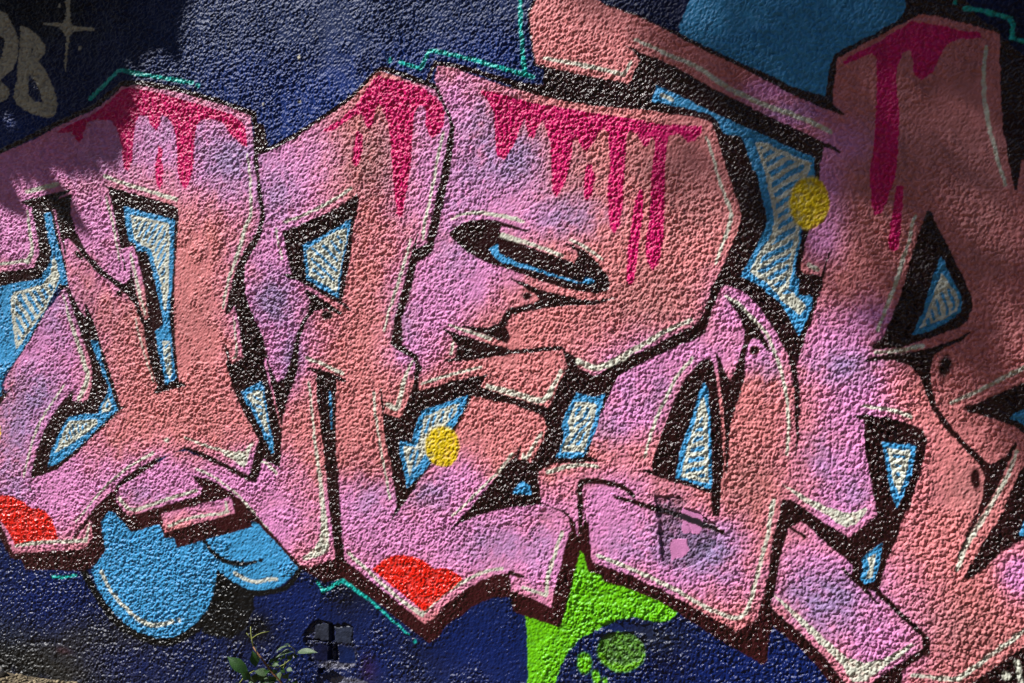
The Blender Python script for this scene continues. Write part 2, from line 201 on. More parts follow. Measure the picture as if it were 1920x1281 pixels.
('P',1,'drip','D',0,(-1831,2025,-1813,2039,-1741,2058,-1665,2081,-1585,2120,-1541,2155,-1499,2167,-1444,2154,-1384,2141,-1301,2115,-1185,2078,-1106,2053,-1027,2023,-994,1993,-983,1946,-981,1915,-1005,1926,-1049,1960,-1079,2004,-1128,2023,-1174,2023,-1197,2004,-1206,1933,-1210,1850,-1215,1837,-1231,1800,-1250,1786,-1264,1802,-1275,1831,-1280,1854,-1285,1963,-1296,2011,-1324,2045,-1348,2057,-1355,2029,-1372,2000,-1403,2029,-1415,2058,-1451,2061,-1468,2037,-1475,1976,-1480,1904,-1499,1865,-1516,1871,-1531,1955,-1553,2024,-1578,2051,-1640,2062,-1690,2054,-1703,2025,-1713,1993,-1728,1980,-1743,1999,-1761,2026,-1813,2021)),
('P',1,'drip','D',0,(-1367,1950,-1350,1937,-1350,1896,-1343,1857,-1348,1810,-1360,1792,-1374,1808,-1379,1859,-1374,1897)),
('P',1,'painted_heart','R',0,(-2289,620,-2123,662,-2055,664,-2002,646,-1956,621,-1922,627,-1890,613,-1857,589,-1838,554,-1828,515,-1970,498,-2042,480,-2082,534,-2123,573,-2289,589)),
('E',0,'yellow_dot','Y',(30.2,44.9,0),(-2145,900)),
('P',2,'painted_letter','F',0,(-937,1885,-870,1904,-789,1934,-711,1977,-632,2012,-561,2053,-511,2093,-481,2125,-457,2125,-383,2099,-306,2068,-267,2053,-248,2017,-220,1964,-211,1931,-220,1890,-237,1806,-245,1773,-267,1689,-286,1613,-296,1564,-330,1547,-350,1542,-359,1500,-383,1423,-402,1363,-418,1285,-430,1242,-402,1223,-344,1194,-336,1177,-340,1122,-354,1079,-369,1041,-389,1001,-447,1017,-457,1098,-465,1098,-453,1013,-447,948,-432,884,-412,776,-402,717,-430,656,-389,709,-365,738,-309,817,-273,862,-198,957,-149,1045,-136,1077,0,1056,97,1026,110,1013,118,987,106,949,66,879,27,889,9,893,-9,876,-59,819,-123,749,-151,717,-215,653,-160,685,-100,710,0,738,97,751,167,736,188,716,196,684,176,626,150,519,132,441,71,462,0,482,-5,534,-54,525,-100,505,-164,466,-226,419,-267,369,-302,349,-451,442,-600,531,-612,685,-618,766,-630,898,-630,1030,-628,1124,-653,1145,-707,1151,-701,1052,-684,919,-669,808,-661,720,-653,683,-639,596,-632,532,-744,490,-816,542,-881,603,-946,657,-972,721,-950,762,-933,794,-915,851,-846,820,-840,953,-835,999,-818,1057,-797,1102,-774,1161,-772,1251,-821,1143,-831,1123,-859,1112,-874,1131,-894,1178,-907,1251,-972,1370,-990,1425,-992,1507,-972,1543,-946,1575,-928,1606,-911,1660,-909,1687,-922,1751,-935,1833)),
('L',2,'outline','K',[12.1,12.1],(-1025,1380,-1007,1306,-992,1200)),
('P',2,'outline','K',0,(-896,1186,-885,1160,-872,1132,-859,1114,-829,1127,-808,1179,-793,1233,-784,1265,-765,1315,-738,1356,-732,1383,-751,1421,-744,1424,-715,1408,-669,1384,-606,1342,-612,1335,-669,1359,-711,1352,-740,1322,-757,1287,-772,1242,-776,1161,-799,1102,-821,1057,-838,999,-840,952,-850,998,-881,1088)),
('L',2,'painted_letter','F',[9.9,7.9,4.0],(-909,1186,-896,1133,-876,1074,-859,1016,-846,959)),
('L',2,'outline','K',[3.9,9.6,11.6,7.7],(-833,1474,-778,1457,-715,1429,-653,1398,-602,1372,-577,1351)),
('E',2,'outline','K',(22.7,15.9,0),(-665,1338)),
('P',2,'outline','K',0,(-547,1737,-543,1702,-561,1636,-571,1563,-588,1471,-602,1397,-612,1374,-663,1405,-774,1452,-829,1467,-833,1476,-806,1477,-821,1539,-840,1621,-774,1641,-653,1681,-581,1713)),
('P',2,'blue_inset','B',0,(-573,1654,-581,1602,-608,1497,-622,1392,-684,1425,-742,1456,-753,1519,-759,1575,-701,1594,-622,1630)),
('P',2,'hatching','W',0,(-590,1623,-588,1602,-610,1515,-628,1413,-715,1459,-736,1470,-744,1554,-701,1580,-632,1613)),
('L',2,'blue_inset','B',[9.5,9.5],(-624,1597,-610,1577)),
('L',2,'blue_inset','B',[9.5,9.5],(-649,1582,-618,1545)),
('L',2,'blue_inset','B',[9.6,9.6],(-678,1568,-628,1519)),
('L',2,'blue_inset','B',[9.6,9.6],(-721,1559,-628,1484)),
('L',2,'blue_inset','B',[9.6,9.6],(-726,1527,-637,1452)),
('L',2,'blue_inset','B',[9.6,9.6],(-719,1491,-682,1462)),
('L',2,'outline','K',[7.3,10.9],(-327,1593,-340,1545)),
('P',2,'outline','K',0,(-740,1165,-711,1160,-653,1150,-585,1121,-592,1114,-628,1124,-630,1030,-630,898,-618,766,-612,685,-602,577,-598,531,-632,527,-639,596,-653,683,-661,720,-669,808,-684,919,-701,1052,-707,1144,-738,1158)),
('L',2,'blue_inset','B',[7.7,7.7,3.8],(-653,1085,-649,1030,-647,959)),
('P',2,'blue_inset','B',0,(-1005,1077,-950,1105,-920,1116,-911,1078,-894,988,-876,907,-874,875,-883,871,-898,903,-930,960,-954,1005,-990,1046)),
('P',2,'hatching','W',0,(-985,1064,-946,1083,-920,1082,-911,1033,-900,979,-889,928,-907,946,-941,1010)),
('H',2,'blue_inset','B',(25.7,20.0,0.35),(-963,1061,-928,1073,-920,1024,-915,987,-939,1018)),
('P',2,'blue_inset','B',0,(-151,1080,-155,1054,-192,990,-273,873,-315,824,-361,777,-373,821,-389,886,-394,932,-344,922,-340,960,-325,994,-313,1026,-239,1053)),
('P',2,'hatching','W',0,(-179,1056,-192,1023,-224,989,-286,902,-306,881,-354,817,-369,864,-379,914,-334,912,-321,931,-302,1010,-239,1037)),
('L',2,'blue_inset','B',[8.9,8.9],(-205,1035,-213,1011)),
('L',2,'blue_inset','B',[9.0,9.0],(-235,1027,-243,997)),
('L',2,'blue_inset','B',[9.0,9.0],(-262,1017,-273,986)),
('L',2,'blue_inset','B',[9.0,9.0],(-285,1004,-300,958)),
('L',2,'blue_inset','B',[9.1,9.1],(-344,900,-354,870)),
('L',2,'blue_inset','B',[9.1,9.1],(-325,900,-342,840)),
('P',2,'blue_inset','B',0,(36,822,66,805,69,779,4,779,13,798)),
('L',2,'outline','K',[6.9,12.0],(29,925,14,888)),
('L',2,'outline','K',[13.7,10.3],(-5,536,41,526)),
('P',2,'blue_inset','B',0,(213,1095,239,1090,273,1083,303,1096,298,1072,278,995,252,935,236,902,148,897,170,943,174,972,165,992,176,1024,201,1073)),
('P',2,'hatching','W',0,(210,1067,244,1069,279,1061,274,1035,261,994,237,917,165,914,183,957,195,976,186,1008)),
('H',2,'blue_inset','B',(126.6,21.5,0.42),(214,1053,241,1053,264,1046,252,1002,230,937,182,935,197,966,206,985,200,1007)),
('C',2,'highlight_line','W',[9.6,11.6],(-831,1654,-763,1671,-684,1700,-612,1732,-573,1753)),
('C',2,'highlight_line','W',[7.9,7.9],(-865,1632,-853,1576,-840,1527)),
('C',2,'highlight_line','W',[9.0,10.8],(-235,1911,-248,1861,-264,1794,-283,1702,-302,1626,-307,1580)),
('C',2,'highlight_line','W',[9.2,11.0,7.4],(-352,1577,-373,1509,-402,1428,-432,1351,-451,1286)),
('C',2,'highlight_line','W',[11.5,11.5],(-742,1194,-684,1176,-604,1145)),
('C',2,'highlight_line','W',[7.7,9.6,13.5,17.4],(-734,1117,-721,1010,-711,913,-694,807,-686,741,-676,680)),
('C',2,'highlight_line','W',[9.2,14.7,18.3,16.5],(-346,1186,-373,1127,-389,1070,-402,1034,-436,1045)),
('C',2,'highlight_line','W',[9.3,9.3,7.4],(-487,1086,-477,996,-461,904,-447,835,-428,738)),
('C',2,'highlight_line','W',[7.9,11.9,11.9],(-917,842,-891,830,-861,803)),
('C',2,'highlight_line','W',[8.5,10.2,15.3],(101,973,71,923,53,893,39,898)),
('C',2,'highlight_line','W',[8.7,8.7],(4,904,-36,853,-100,792,-164,733,-201,701)),
('C',2,'highlight_line','W',[13.0,13.0],(-581,552,-507,500,-408,430,-309,377)),
('C',2,'highlight_line','W',[12.4,10.6,8.8],(-309,377,-239,445,-164,493,-90,531,-32,547)),
('C',2,'highlight_line','W',[10.1,11.8,11.8],(169,671,132,566,115,482)),
('C',2,'highlight_line','W',[11.9,10.2],(113,477,39,493)),
('P',2,'highlight_line','W',0,(-690,691,-667,693,-655,609,-655,555,-694,535,-753,516,-755,527,-715,560,-694,588,-686,637)),
('P',2,'drip','D',0,(-682,1948,-674,1958,-612,1987,-551,2030,-517,2067,-491,2100,-467,2118,-451,2105,-383,2090,-321,2068,-277,2042,-248,2014,-230,1978,-235,1936,-248,1909,-273,1897,-288,1911,-298,1946,-296,1989,-306,2006,-325,2003,-340,1961,-346,1876,-354,1799,-369,1723,-381,1660,-394,1649,-404,1665,-412,1730,-418,1803,-422,1860,-432,1948,-451,2001,-463,2024,-479,2012,-489,1964,-507,1944,-521,1963,-531,1993,-551,1995,-608,1969,-649,1948)),
('P',2,'drip','D',0,(-547,1942,-531,1923,-531,1880,-541,1837,-553,1822,-569,1835,-563,1899,-557,1934)),
('P',2,'painted_heart','R',0,(-493,506,-451,544,-408,561,-359,563,-311,554,-264,527,-243,534,-220,533,-183,517,-166,501,-302,388)),
('P',3,'painted_letter','F',0,(-267,2083,-254,2126,-192,2112,-100,2072,0,2033,89,2002,188,1975,278,1955,427,1932,586,1897,625,1881,641,1830,664,1752,698,1651,711,1605,702,1575,664,1480,625,1404,602,1335,582,1302,507,1263,427,1226,364,1200,269,1145,213,1175,183,1218,167,1231,110,1226,0,1221,-100,1246,-164,1266,-224,1285,-186,1237,-194,1197,-233,1187,-146,1194,-9,1211,110,1220,167,1225,184,1175,153,1118,125,1049,0,1078,-105,1109,-80,1148,-192,1128,-321,1094,-323,1128,-309,1166,-321,1183,-327,1208,-381,1237,-385,1325,-357,1388,-338,1470,-327,1504,-302,1515,-271,1540,-252,1615,-237,1674,-222,1741,-209,1799,-198,1875,-196,1930,-207,1960,-235,2018,-254,2060)),
('P',3,'painted_letter','F',0,(80,2396,89,2305,60,2259,66,2198,73,2143,83,2099,196,2064,303,2035,378,2013,389,2043,415,2088,364,2128,419,2101,507,2058,586,2007,664,1959,740,1914,785,1888,859,1848,939,1802,975,1781,1046,1849,992,1874,949,1890,859,1936,785,1983,702,2035,625,2077,547,2124,467,2174,386,2219,311,2251,264,2284,264,2372)),
('P',3,'outline','K',0,(361,2132,419,2102,435,2093,410,2082,386,2112)),
('P',3,'blue_inset','B',0,(462,2002,547,1956,625,1911,702,1872,785,1828,859,1788,916,1759,913,1696,888,1608,878,1561,874,1519,859,1449,862,1434,874,1419,869,1382,910,1374,906,1344,891,1307,874,1263,844,1318,822,1356,785,1386,755,1414,708,1435,728,1471,758,1530,781,1575,781,1610,763,1678,751,1735,740,1740,725,1794,710,1836,659,1844,644,1879,621,1904,547,1930,446,1954,451,1972)),
('L',3,'hatching','W',[11.1,11.1],(477,1973,507,1955)),
('P',3,'hatching','W',0,(748,1817,785,1810,840,1778,906,1747,891,1704,874,1668,871,1549,869,1522,859,1490,842,1400,891,1347,875,1322,822,1368,785,1412,734,1449,755,1493,793,1544,803,1582,793,1650,778,1726)),
('H',3,'blue_inset','B',(-29.3,28.3,0.50),(761,1801,785,1796,837,1766,887,1740,874,1698,862,1654,861,1549,855,1527,836,1415,852,1382,827,1383,788,1424,755,1453,770,1489,805,1536,815,1578,805,1649,790,1725)),
('P',3,'outline','K',0,(-213,1592,-192,1613,-155,1628,-100,1633,-54,1626,0,1612,59,1589,57,1584,0,1599,-36,1609,-40,1596,-27,1574,0,1563,89,1529,205,1489,218,1508,213,1525,176,1545,179,1550,244,1521,269,1496,303,1458,320,1426,311,1402,278,1393,218,1401,132,1422,0,1469,-100,1501,-164,1541,-201,1571)),
('P',3,'blue_inset','B',0,(-78,1539,-49,1554,-43,1524,0,1502,89,1471,193,1437,232,1428,244,1445,274,1432,261,1424,218,1425,132,1449,0,1487,-32,1494,-63,1515)),
('P',3,'outline','K',0,(-9,1446,0,1447,45,1430,89,1411,153,1395,218,1378,269,1371,331,1383,333,1378,278,1360,176,1359,124,1353,45,1341,0,1332,-22,1297,-5,1264,-18,1243,-63,1261,-100,1273,-170,1298,-172,1303,-87,1294,-45,1307,-27,1335,-4,1355,80,1370,92,1380,76,1398,36,1420)),
('P',3,'outline','K',0,(-241,1290,-230,1290,-164,1269,-100,1249,-45,1236,4,1226,110,1231,169,1236,183,1218,210,1206,217,1174,269,1144,244,1122,184,1170,169,1223,110,1220,0,1211,-127,1192,-233,1185,-235,1192,-196,1199,-186,1237,-201,1264)),
('E',3,'outline','K',(15.9,13.1,0),(52,1390)),
('C',3,'highlight_line','W',[7.0,12.2,12.2],(-207,1639,-164,1651,-109,1653,0,1632,39,1619)),
('C',3,'highlight_line','W',[15.3,11.9,10.2],(-32,1580,0,1569,89,1540,167,1510)),
('C',3,'highlight_line','W',[6.6,11.6,8.3],(193,1558,239,1535,295,1497)),
('C',3,'highlight_line','W',[7.1,10.6,10.6],(-216,1303,-146,1281,-72,1257)),
('C',3,'highlight_line','W',[6.2,7.7,10.8,7.7],(610,1840,625,1788,641,1734,664,1664,681,1614,667,1556,648,1503,638,1476)),
('C',3,'highlight_line','W',[11.3,14.5,19.3,17.7],(566,1313,491,1279,410,1235,328,1189,269,1171,218,1191)),
('C',3,'highlight_line','W',[8.9,10.7,8.9],(-311,1116,-239,1137,-173,1155,-105,1169)),
('C',3,'highlight_line','W',[8.9,10.7],(-201,1249,-209,1210)),
('C',3,'highlight_line','W',[13.6,18.7,17.0,11.9],(-81,1111,0,1092,103,1071,141,1121,162,1160)),
('C',3,'highlight_line','W',[9.9,13.2],(106,2115,218,2086,364,2041)),
('C',3,'highlight_line','W',[11.3,8.1],(364,2041,384,2080)),
('C',3,'highlight_line','W',[7.7,13.8,12.3],(394,2144,467,2104,531,2071,586,2042,625,2011,702,1958,785,1915,877,1874,989,1814)),
('P',3,'drip','D',0,(-105,2035,-81,2033,0,2005,89,1978,218,1948,345,1917,427,1903,430,1894,507,1883,597,1872,594,1852,571,1830,550,1830,539,1845,523,1856,499,1851,491,1820,485,1750,485,1654,482,1555,470,1485,451,1456,433,1483,428,1538,443,1635,446,1753,451,1784,454,1838,446,1855,438,1832,427,1823,414,1838,402,1863,378,1874,368,1849,363,1758,359,1660,348,1592,331,1570,318,1593,311,1662,315,1760,318,1792,315,1869,298,1889,281,1874,269,1851,246,1821,227,1838,213,1868,201,1856,196,1800,188,1768,179,1736,150,1689,134,1711,132,1771,132,1844,118,1894,104,1928,89,1909,73,1869,57,1882,43,1937,21,1893,4,1850,-9,1834,-27,1813,-50,1832,-56,1898,-59,1962,-78,2000,-100,2023)),
('P',3,'drip','D',0,(244,1782,261,1780,271,1739,261,1691,246,1670,236,1693,237,1741)),
('P',3,'drip','D',0,(410,1700,422,1696,419,1617,405,1519,394,1429,381,1417,369,1433,373,1520,386,1598,397,1669)),
('P',4,'painted_letter','F',0,(345,1148,427,1191,526,1234,566,1251,605,1271,613,1297,628,1340,652,1399,661,1410,679,1408,725,1384,763,1346,785,1314,807,1278,821,1251,840,1213,855,1146,861,1091,862,1027,862,937,874,893,874,804,825,807,819,769,800,693,785,583,770,522,755,463,698,425,625,458,507,514,386,559,264,589,254,688,246,736,230,662,218,666,210,701,188,731,167,741,101,753,97,802,90,831,92,852,115,866,141,879,196,884,278,888,281,896,251,906,269,971,295,1043,320,1100)),
('P',4,'outline','K',0,(667,1376,695,1365,733,1328,758,1295,782,1255,796,1221,785,1222,763,1255,743,1257,731,1236,725,1217,719,1137,702,1083,682,1027,675,961,672,872,667,873,665,983,659,1060,644,1171,636,1217,642,1219,659,1174,678,1135,690,1164,710,1220,719,1251,717,1289,702,1327,679,1359)),
('E',4,'outline','K',(13.6,15.1,0),(749,1225)),
('P',4,'outline','K',0,(610,1203,599,1197,578,1181,542,1134,507,1064,475,977,454,906,448,871,420,873,420,867,507,843,625,813,628,747,648,748,652,814,658,868,662,902,658,975,650,1059,638,1151,630,1192)),
('P',4,'blue_inset','B',0,(607,1135,613,1109,621,1040,625,944,627,825,571,841,518,854,531,922,550,980,571,1042,589,1104)),
('P',4,'hatching','W',0,(602,1092,611,1058,616,982,617,842,537,858,549,922,572,1000,588,1058)),
('H',4,'blue_inset','B',(-17.7,26.4,0.50),(599,1047,603,981,605,857,550,868,560,923,580,994)),
('C',4,'outline','K',[14.8,18.0,13.1],(227,672,229,736,225,810,244,829,303,830,364,818,394,793)),
('L',4,'outline','K',[11.0,14.2,18.9,18.9,12.6],(336,788,394,777,459,761,547,739,602,722,661,703)),
('C',4,'highlight_line','W',[9.5,9.5,7.9],(569,1201,523,1147,494,1092,459,1016,438,952,428,910)),
('C',4,'highlight_line','W',[15.0,13.3,8.3],(124,852,176,869,227,878,281,875)),
('C',4,'highlight_line','W',[7.5,10.5,9.0,7.5],(664,1382,698,1362,733,1327,778,1278,796,1243,822,1168,837,1101,843,1026,839,933)),
('C',4,'highlight_line','W',[11.1,12.6],(281,610,386,578,507,533,605,487,685,461)),
('C',4,'highlight_line','W',[12.1,10.6,12.1],(685,461,725,480,751,568,770,642,787,711,796,768,802,800)),
('P',5,'painted_letter','F',0,(976,2034,989,2038,1073,2077,1142,2106,1186,2128,1226,2121,1310,2090,1375,2062,1388,2053,1388,1935,1394,1813,1408,1717,1416,1685,1426,1654,1432,1681,1423,1719,1445,1721,1545,1715,1545,1182,1445,1144,1342,1093,1302,1074,1375,1048,1413,1035,1445,1012,1545,991,1545,963,1445,929,1432,904,1394,804,1336,701,1302,625,1349,650,1394,702,1445,735,1545,785,1545,512,1445,456,1319,351,1290,275,1163,259,1142,327,1136,362,1210,420,1209,456,1142,514,1087,577,1101,638,1129,712,1152,789,1183,871,1206,979,1183,1021,1048,1032,1053,945,1062,887,1082,777,1006,713,899,774,842,817,810,839,807,860,862,898,872,990,875,1091,874,1121,866,1184,875,1213,888,1251,906,1307,920,1362,933,1414,936,1431,881,1441,875,1456,884,1504,899,1560,925,1621,925,1703,929,1739,940,1798,961,1808,961,1907,968,1973)),
('P',5,'outline','K',0,(864,1448,881,1441,932,1434,953,1500,959,1500,939,1428,929,1374,912,1375,874,1380,868,1392,874,1419,861,1434)),
('P',5,'outline','K',0,(910,1755,917,1759,940,1801,949,1800,986,1774,983,1768,951,1785,939,1790,929,1739,928,1702,922,1698,915,1718)),
('P',5,'outline','K',0,(943,1894,943,1931,949,1974,962,2038,976,2034,968,1973,961,1907,995,1878,992,1871,961,1885)),
('P',5,'outline','K',0,(884,1563,897,1560,885,1504,875,1456,880,1441,862,1442,874,1519)),
('P',5,'outline','K',0,(1408,1724,1439,1722,1430,1644,1423,1643,1414,1682)),
('P',5,'outline','K',0,(1209,1602,1217,1601,1237,1554,1273,1475,1303,1410,1319,1363,1321,1332,1310,1304,1277,1283,1226,1262,1176,1246,1142,1233,1069,1227,1069,1235,1097,1265,1118,1316,1142,1380,1163,1459,1193,1559)),
('P',5,'blue_inset','B',0,(1242,1478,1257,1443,1279,1399,1297,1354,1290,1329,1257,1300,1210,1276,1170,1267,1197,1329,1217,1401,1230,1447)),
('P',5,'hatching','W',0,(1244,1431,1261,1407,1281,1378,1287,1350,1281,1330,1250,1308,1190,1287,1217,1351,1230,1393)),
('L',5,'blue_inset','B',[8.2,6.9],(1261,1386,1274,1350,1272,1336)),
('L',5,'blue_inset','B',[8.2,6.9],(1245,1379,1260,1336,1260,1322)),
('L',5,'blue_inset','B',[8.3,6.9],(1233,1358,1242,1322)),
('L',5,'blue_inset','B',[8.3,6.9],(1221,1333,1226,1308)),
('L',5,'blue_inset','B',[8.3,6.9],(1210,1308,1212,1296)),
('P',5,'outline','K',0,(1040,1197,1060,1207,1108,1215,1176,1222,1226,1236,1277,1254,1315,1277,1319,1273,1290,1249,1253,1232,1226,1212,1217,1186,1218,1144,1230,1087,1253,1045,1293,996,1342,946,1364,928,1400,951,1425,994,1427,980,1409,934,1394,895,1362,830,1345,801,1316,743,1287,672,1285,683,1312,756,1332,800,1345,848,1349,900,1336,927,1303,961,1244,1030,1217,1079,1199,1129,1186,1162,1163,1183,1129,1197,1094,1199,1046,1192)),
('E',5,'outline','K',(16.0,29.9,12),(1253,1184)),
('E',5,'outline','K',(13.0,31.0,-6),(1328,886)),
('P',5,'outline','K',0,(1026,1046,1046,1051,1108,1045,1170,1028,1199,1012,1208,983,1199,929,1183,871,1163,798,1149,788,1129,715,1101,641,1080,611,1060,653,1080,777,1062,879,1048,959,1046,1036,1027,1039)),
('P',5,'blue_inset','B',0,(1093,977,1182,970,1170,899,1149,837,1131,797,1115,843,1101,925)),
('P',5,'hatching','W',0,(1105,961,1166,957,1156,891,1137,838,1122,875)),
('P',5,'blue_inset','B',0,(1119,944,1152,943,1151,934,1123,936)),
('P',5,'blue_inset','B',0,(1127,917,1144,916,1141,908,1129,908)),
('E',5,'blue_inset','B',(5.5,7.2,0),(1136,891)),
('P',5,'outline','K',0,(1298,1075,1342,1093,1445,1144,1545,1185,1545,991,1445,1012,1413,1034,1375,1046,1310,1064)),
('P',5,'blue_inset','B',0,(1411,1053,1445,1076,1545,1100,1545,1011,1445,1032)),
('P',5,'outline','K',0,(1545,963,1445,929,1432,904,1394,804,1336,701,1301,630,1303,622,1311,621,1349,650,1394,702,1445,735,1545,785)),
('P',5,'blue_inset','B',0,(1545,813,1445,781,1427,745,1445,749,1545,785)),
('P',5,'outline','K',0,(1142,363,1073,320,1017,240,1163,259,1145,327)),
('P',5,'outline','K',0,(1319,350,1445,455,1545,498,1545,307,1290,275)),
('E',5,'highlight_line','W',(10.2,11.2,0),(1403,377)),
('L',5,'highlight_line','W',[12.0,13.3],(1428,417,1441,349)),
('L',5,'outline','K',[11.2,14.0,14.0,14.0],(1073,582,1142,514,1198,466,1208,454,1209,420,1142,370,1053,296)),
('P',5,'painted_letter','F',0,(840,722,850,731,862,737,877,750,1017,634,1013,610,1039,579,1069,570,1193,459,1198,429,1136,379,1073,329,1046,288,996,310,949,371,877,437,793,503,807,560,827,666)),
('L',5,'outline','K',[7.4,10.3],(846,729,890,705)),
('L',5,'outline','K',[8.6,12.9,7.2],(992,622,1046,575,1083,538)),
('P',5,'blue_inset','B',0,(1039,658,1094,704,1087,647,1073,599,1048,588,1037,604,1046,629)),
('P',5,'hatching','W',0,(1055,659,1080,674,1069,608,1051,603,1060,633)),
('P',5,'highlight_line','W',0,(797,538,803,538,881,479,961,413,1003,381,1046,372,1094,386,1170,439,1178,433,1101,367,1053,325,1017,315,982,365,939,405,874,462)),
('P',5,'highlight_line','W',0,(825,853,888,819,946,793,996,778,1017,782,1053,796,1057,789,1024,749,1003,739,975,750,932,777,874,811)),
('C',5,'highlight_line','W',[7.0,11.3,8.4],(1178,1588,1159,1510,1129,1410,1108,1352,1083,1280)),
('C',5,'highlight_line','W',[8.1,10.8,8.1],(1354,2027,1349,1981,1349,1911,1358,1833,1375,1754,1400,1659)),
('C',5,'highlight_line','W',[8.5,11.3],(1047,1073,1108,1067,1166,1049)),
('C',5,'highlight_line','W',[8.0,12.0],(1269,1086,1342,1124,1390,1153,1445,1181,1520,1210)),
('C',5,'highlight_line','W',[6.7,12.1,9.4],(1428,966,1407,902,1375,838,1355,800,1310,717,1282,642)),
('C',5,'highlight_line','W',[9.7,11.0,12.4],(1171,353,1244,353,1286,356)),
('C',5,'highlight_line','W',[12.0,10.7],(1286,356,1342,406,1445,498,1520,551)),
('C',5,'highlight_line','W',[9.8,11.2],(1078,1220,1142,1226,1197,1238)),
('C',5,'highlight_line','W',[10.3,13.2],(897,1463,920,1451)),
('P',5,'drip','D',0,(989,2019,1003,2033,1073,2062,1142,2098,1170,2113,1226,2099,1293,2075,1342,2063,1342,2050,1283,2051,1257,2039,1240,2012,1224,1971,1193,1951,1176,1968,1172,2009,1163,2039,1145,2029,1134,2001,1129,1958,1134,1904,1138,1832,1134,1777,1130,1713,1122,1684,1104,1624,1090,1596,1073,1592,1065,1626,1061,1717,1066,1746,1076,1818,1079,1963,1079,2018,1066,2037,1039,2029,996,2013)),
('P',5,'drip','D',0,(1131,1671,1148,1670,1144,1587,1136,1496,1115,1494,1108,1516,1118,1588)),
('E',0,'yellow_dot','Y',(55.2,72.8,0),(899,1636)),
('E',0,'yellow_dot','Y',(60.4,66.1,0),(-239,917)),
('L',0,'aqua_line','A',[15.2,13.0,13.0],(-1677,2139,-1548,2231,-1528,2231,-1492,2220,-1408,2201,-1215,2157)),
('L',0,'aqua_line','A',[10.6,12.4],(-391,2151,-315,2123,-286,2175,-267,2175,-192,2154,0,2086,48,2068,71,2061)),
('L',0,'aqua_line','A',[10.3,12.0],(27,2369,29,2243,34,2188,39,2138,46,2068)),
('L',0,'aqua_line','A',[12.0,12.0],(1303,2132,1342,2122,1413,2093,1419,2071,1416,2041,1445,2033,1520,2014)),
('L',0,'aqua_line','A',[9.1,11.4],(-1854,374,-1805,376,-1743,389)),
('L',0,'aqua_line','A',[9.4,13.2,9.4,5.6],(-703,449,-676,423,-604,462,-507,409,-432,359,-354,308)),
('E',0,'aqua_line','A',(9.2,9.3,0),(-1190,2145)),
('E',0,'aqua_line','A',(7.9,8.6,0),(-428,2160)),
('E',0,'aqua_line','A',(5.8,6.8,0),(-334,291)),
('E',0,'aqua_line','A',(5.3,7.1,0),(1279,2149)),
]
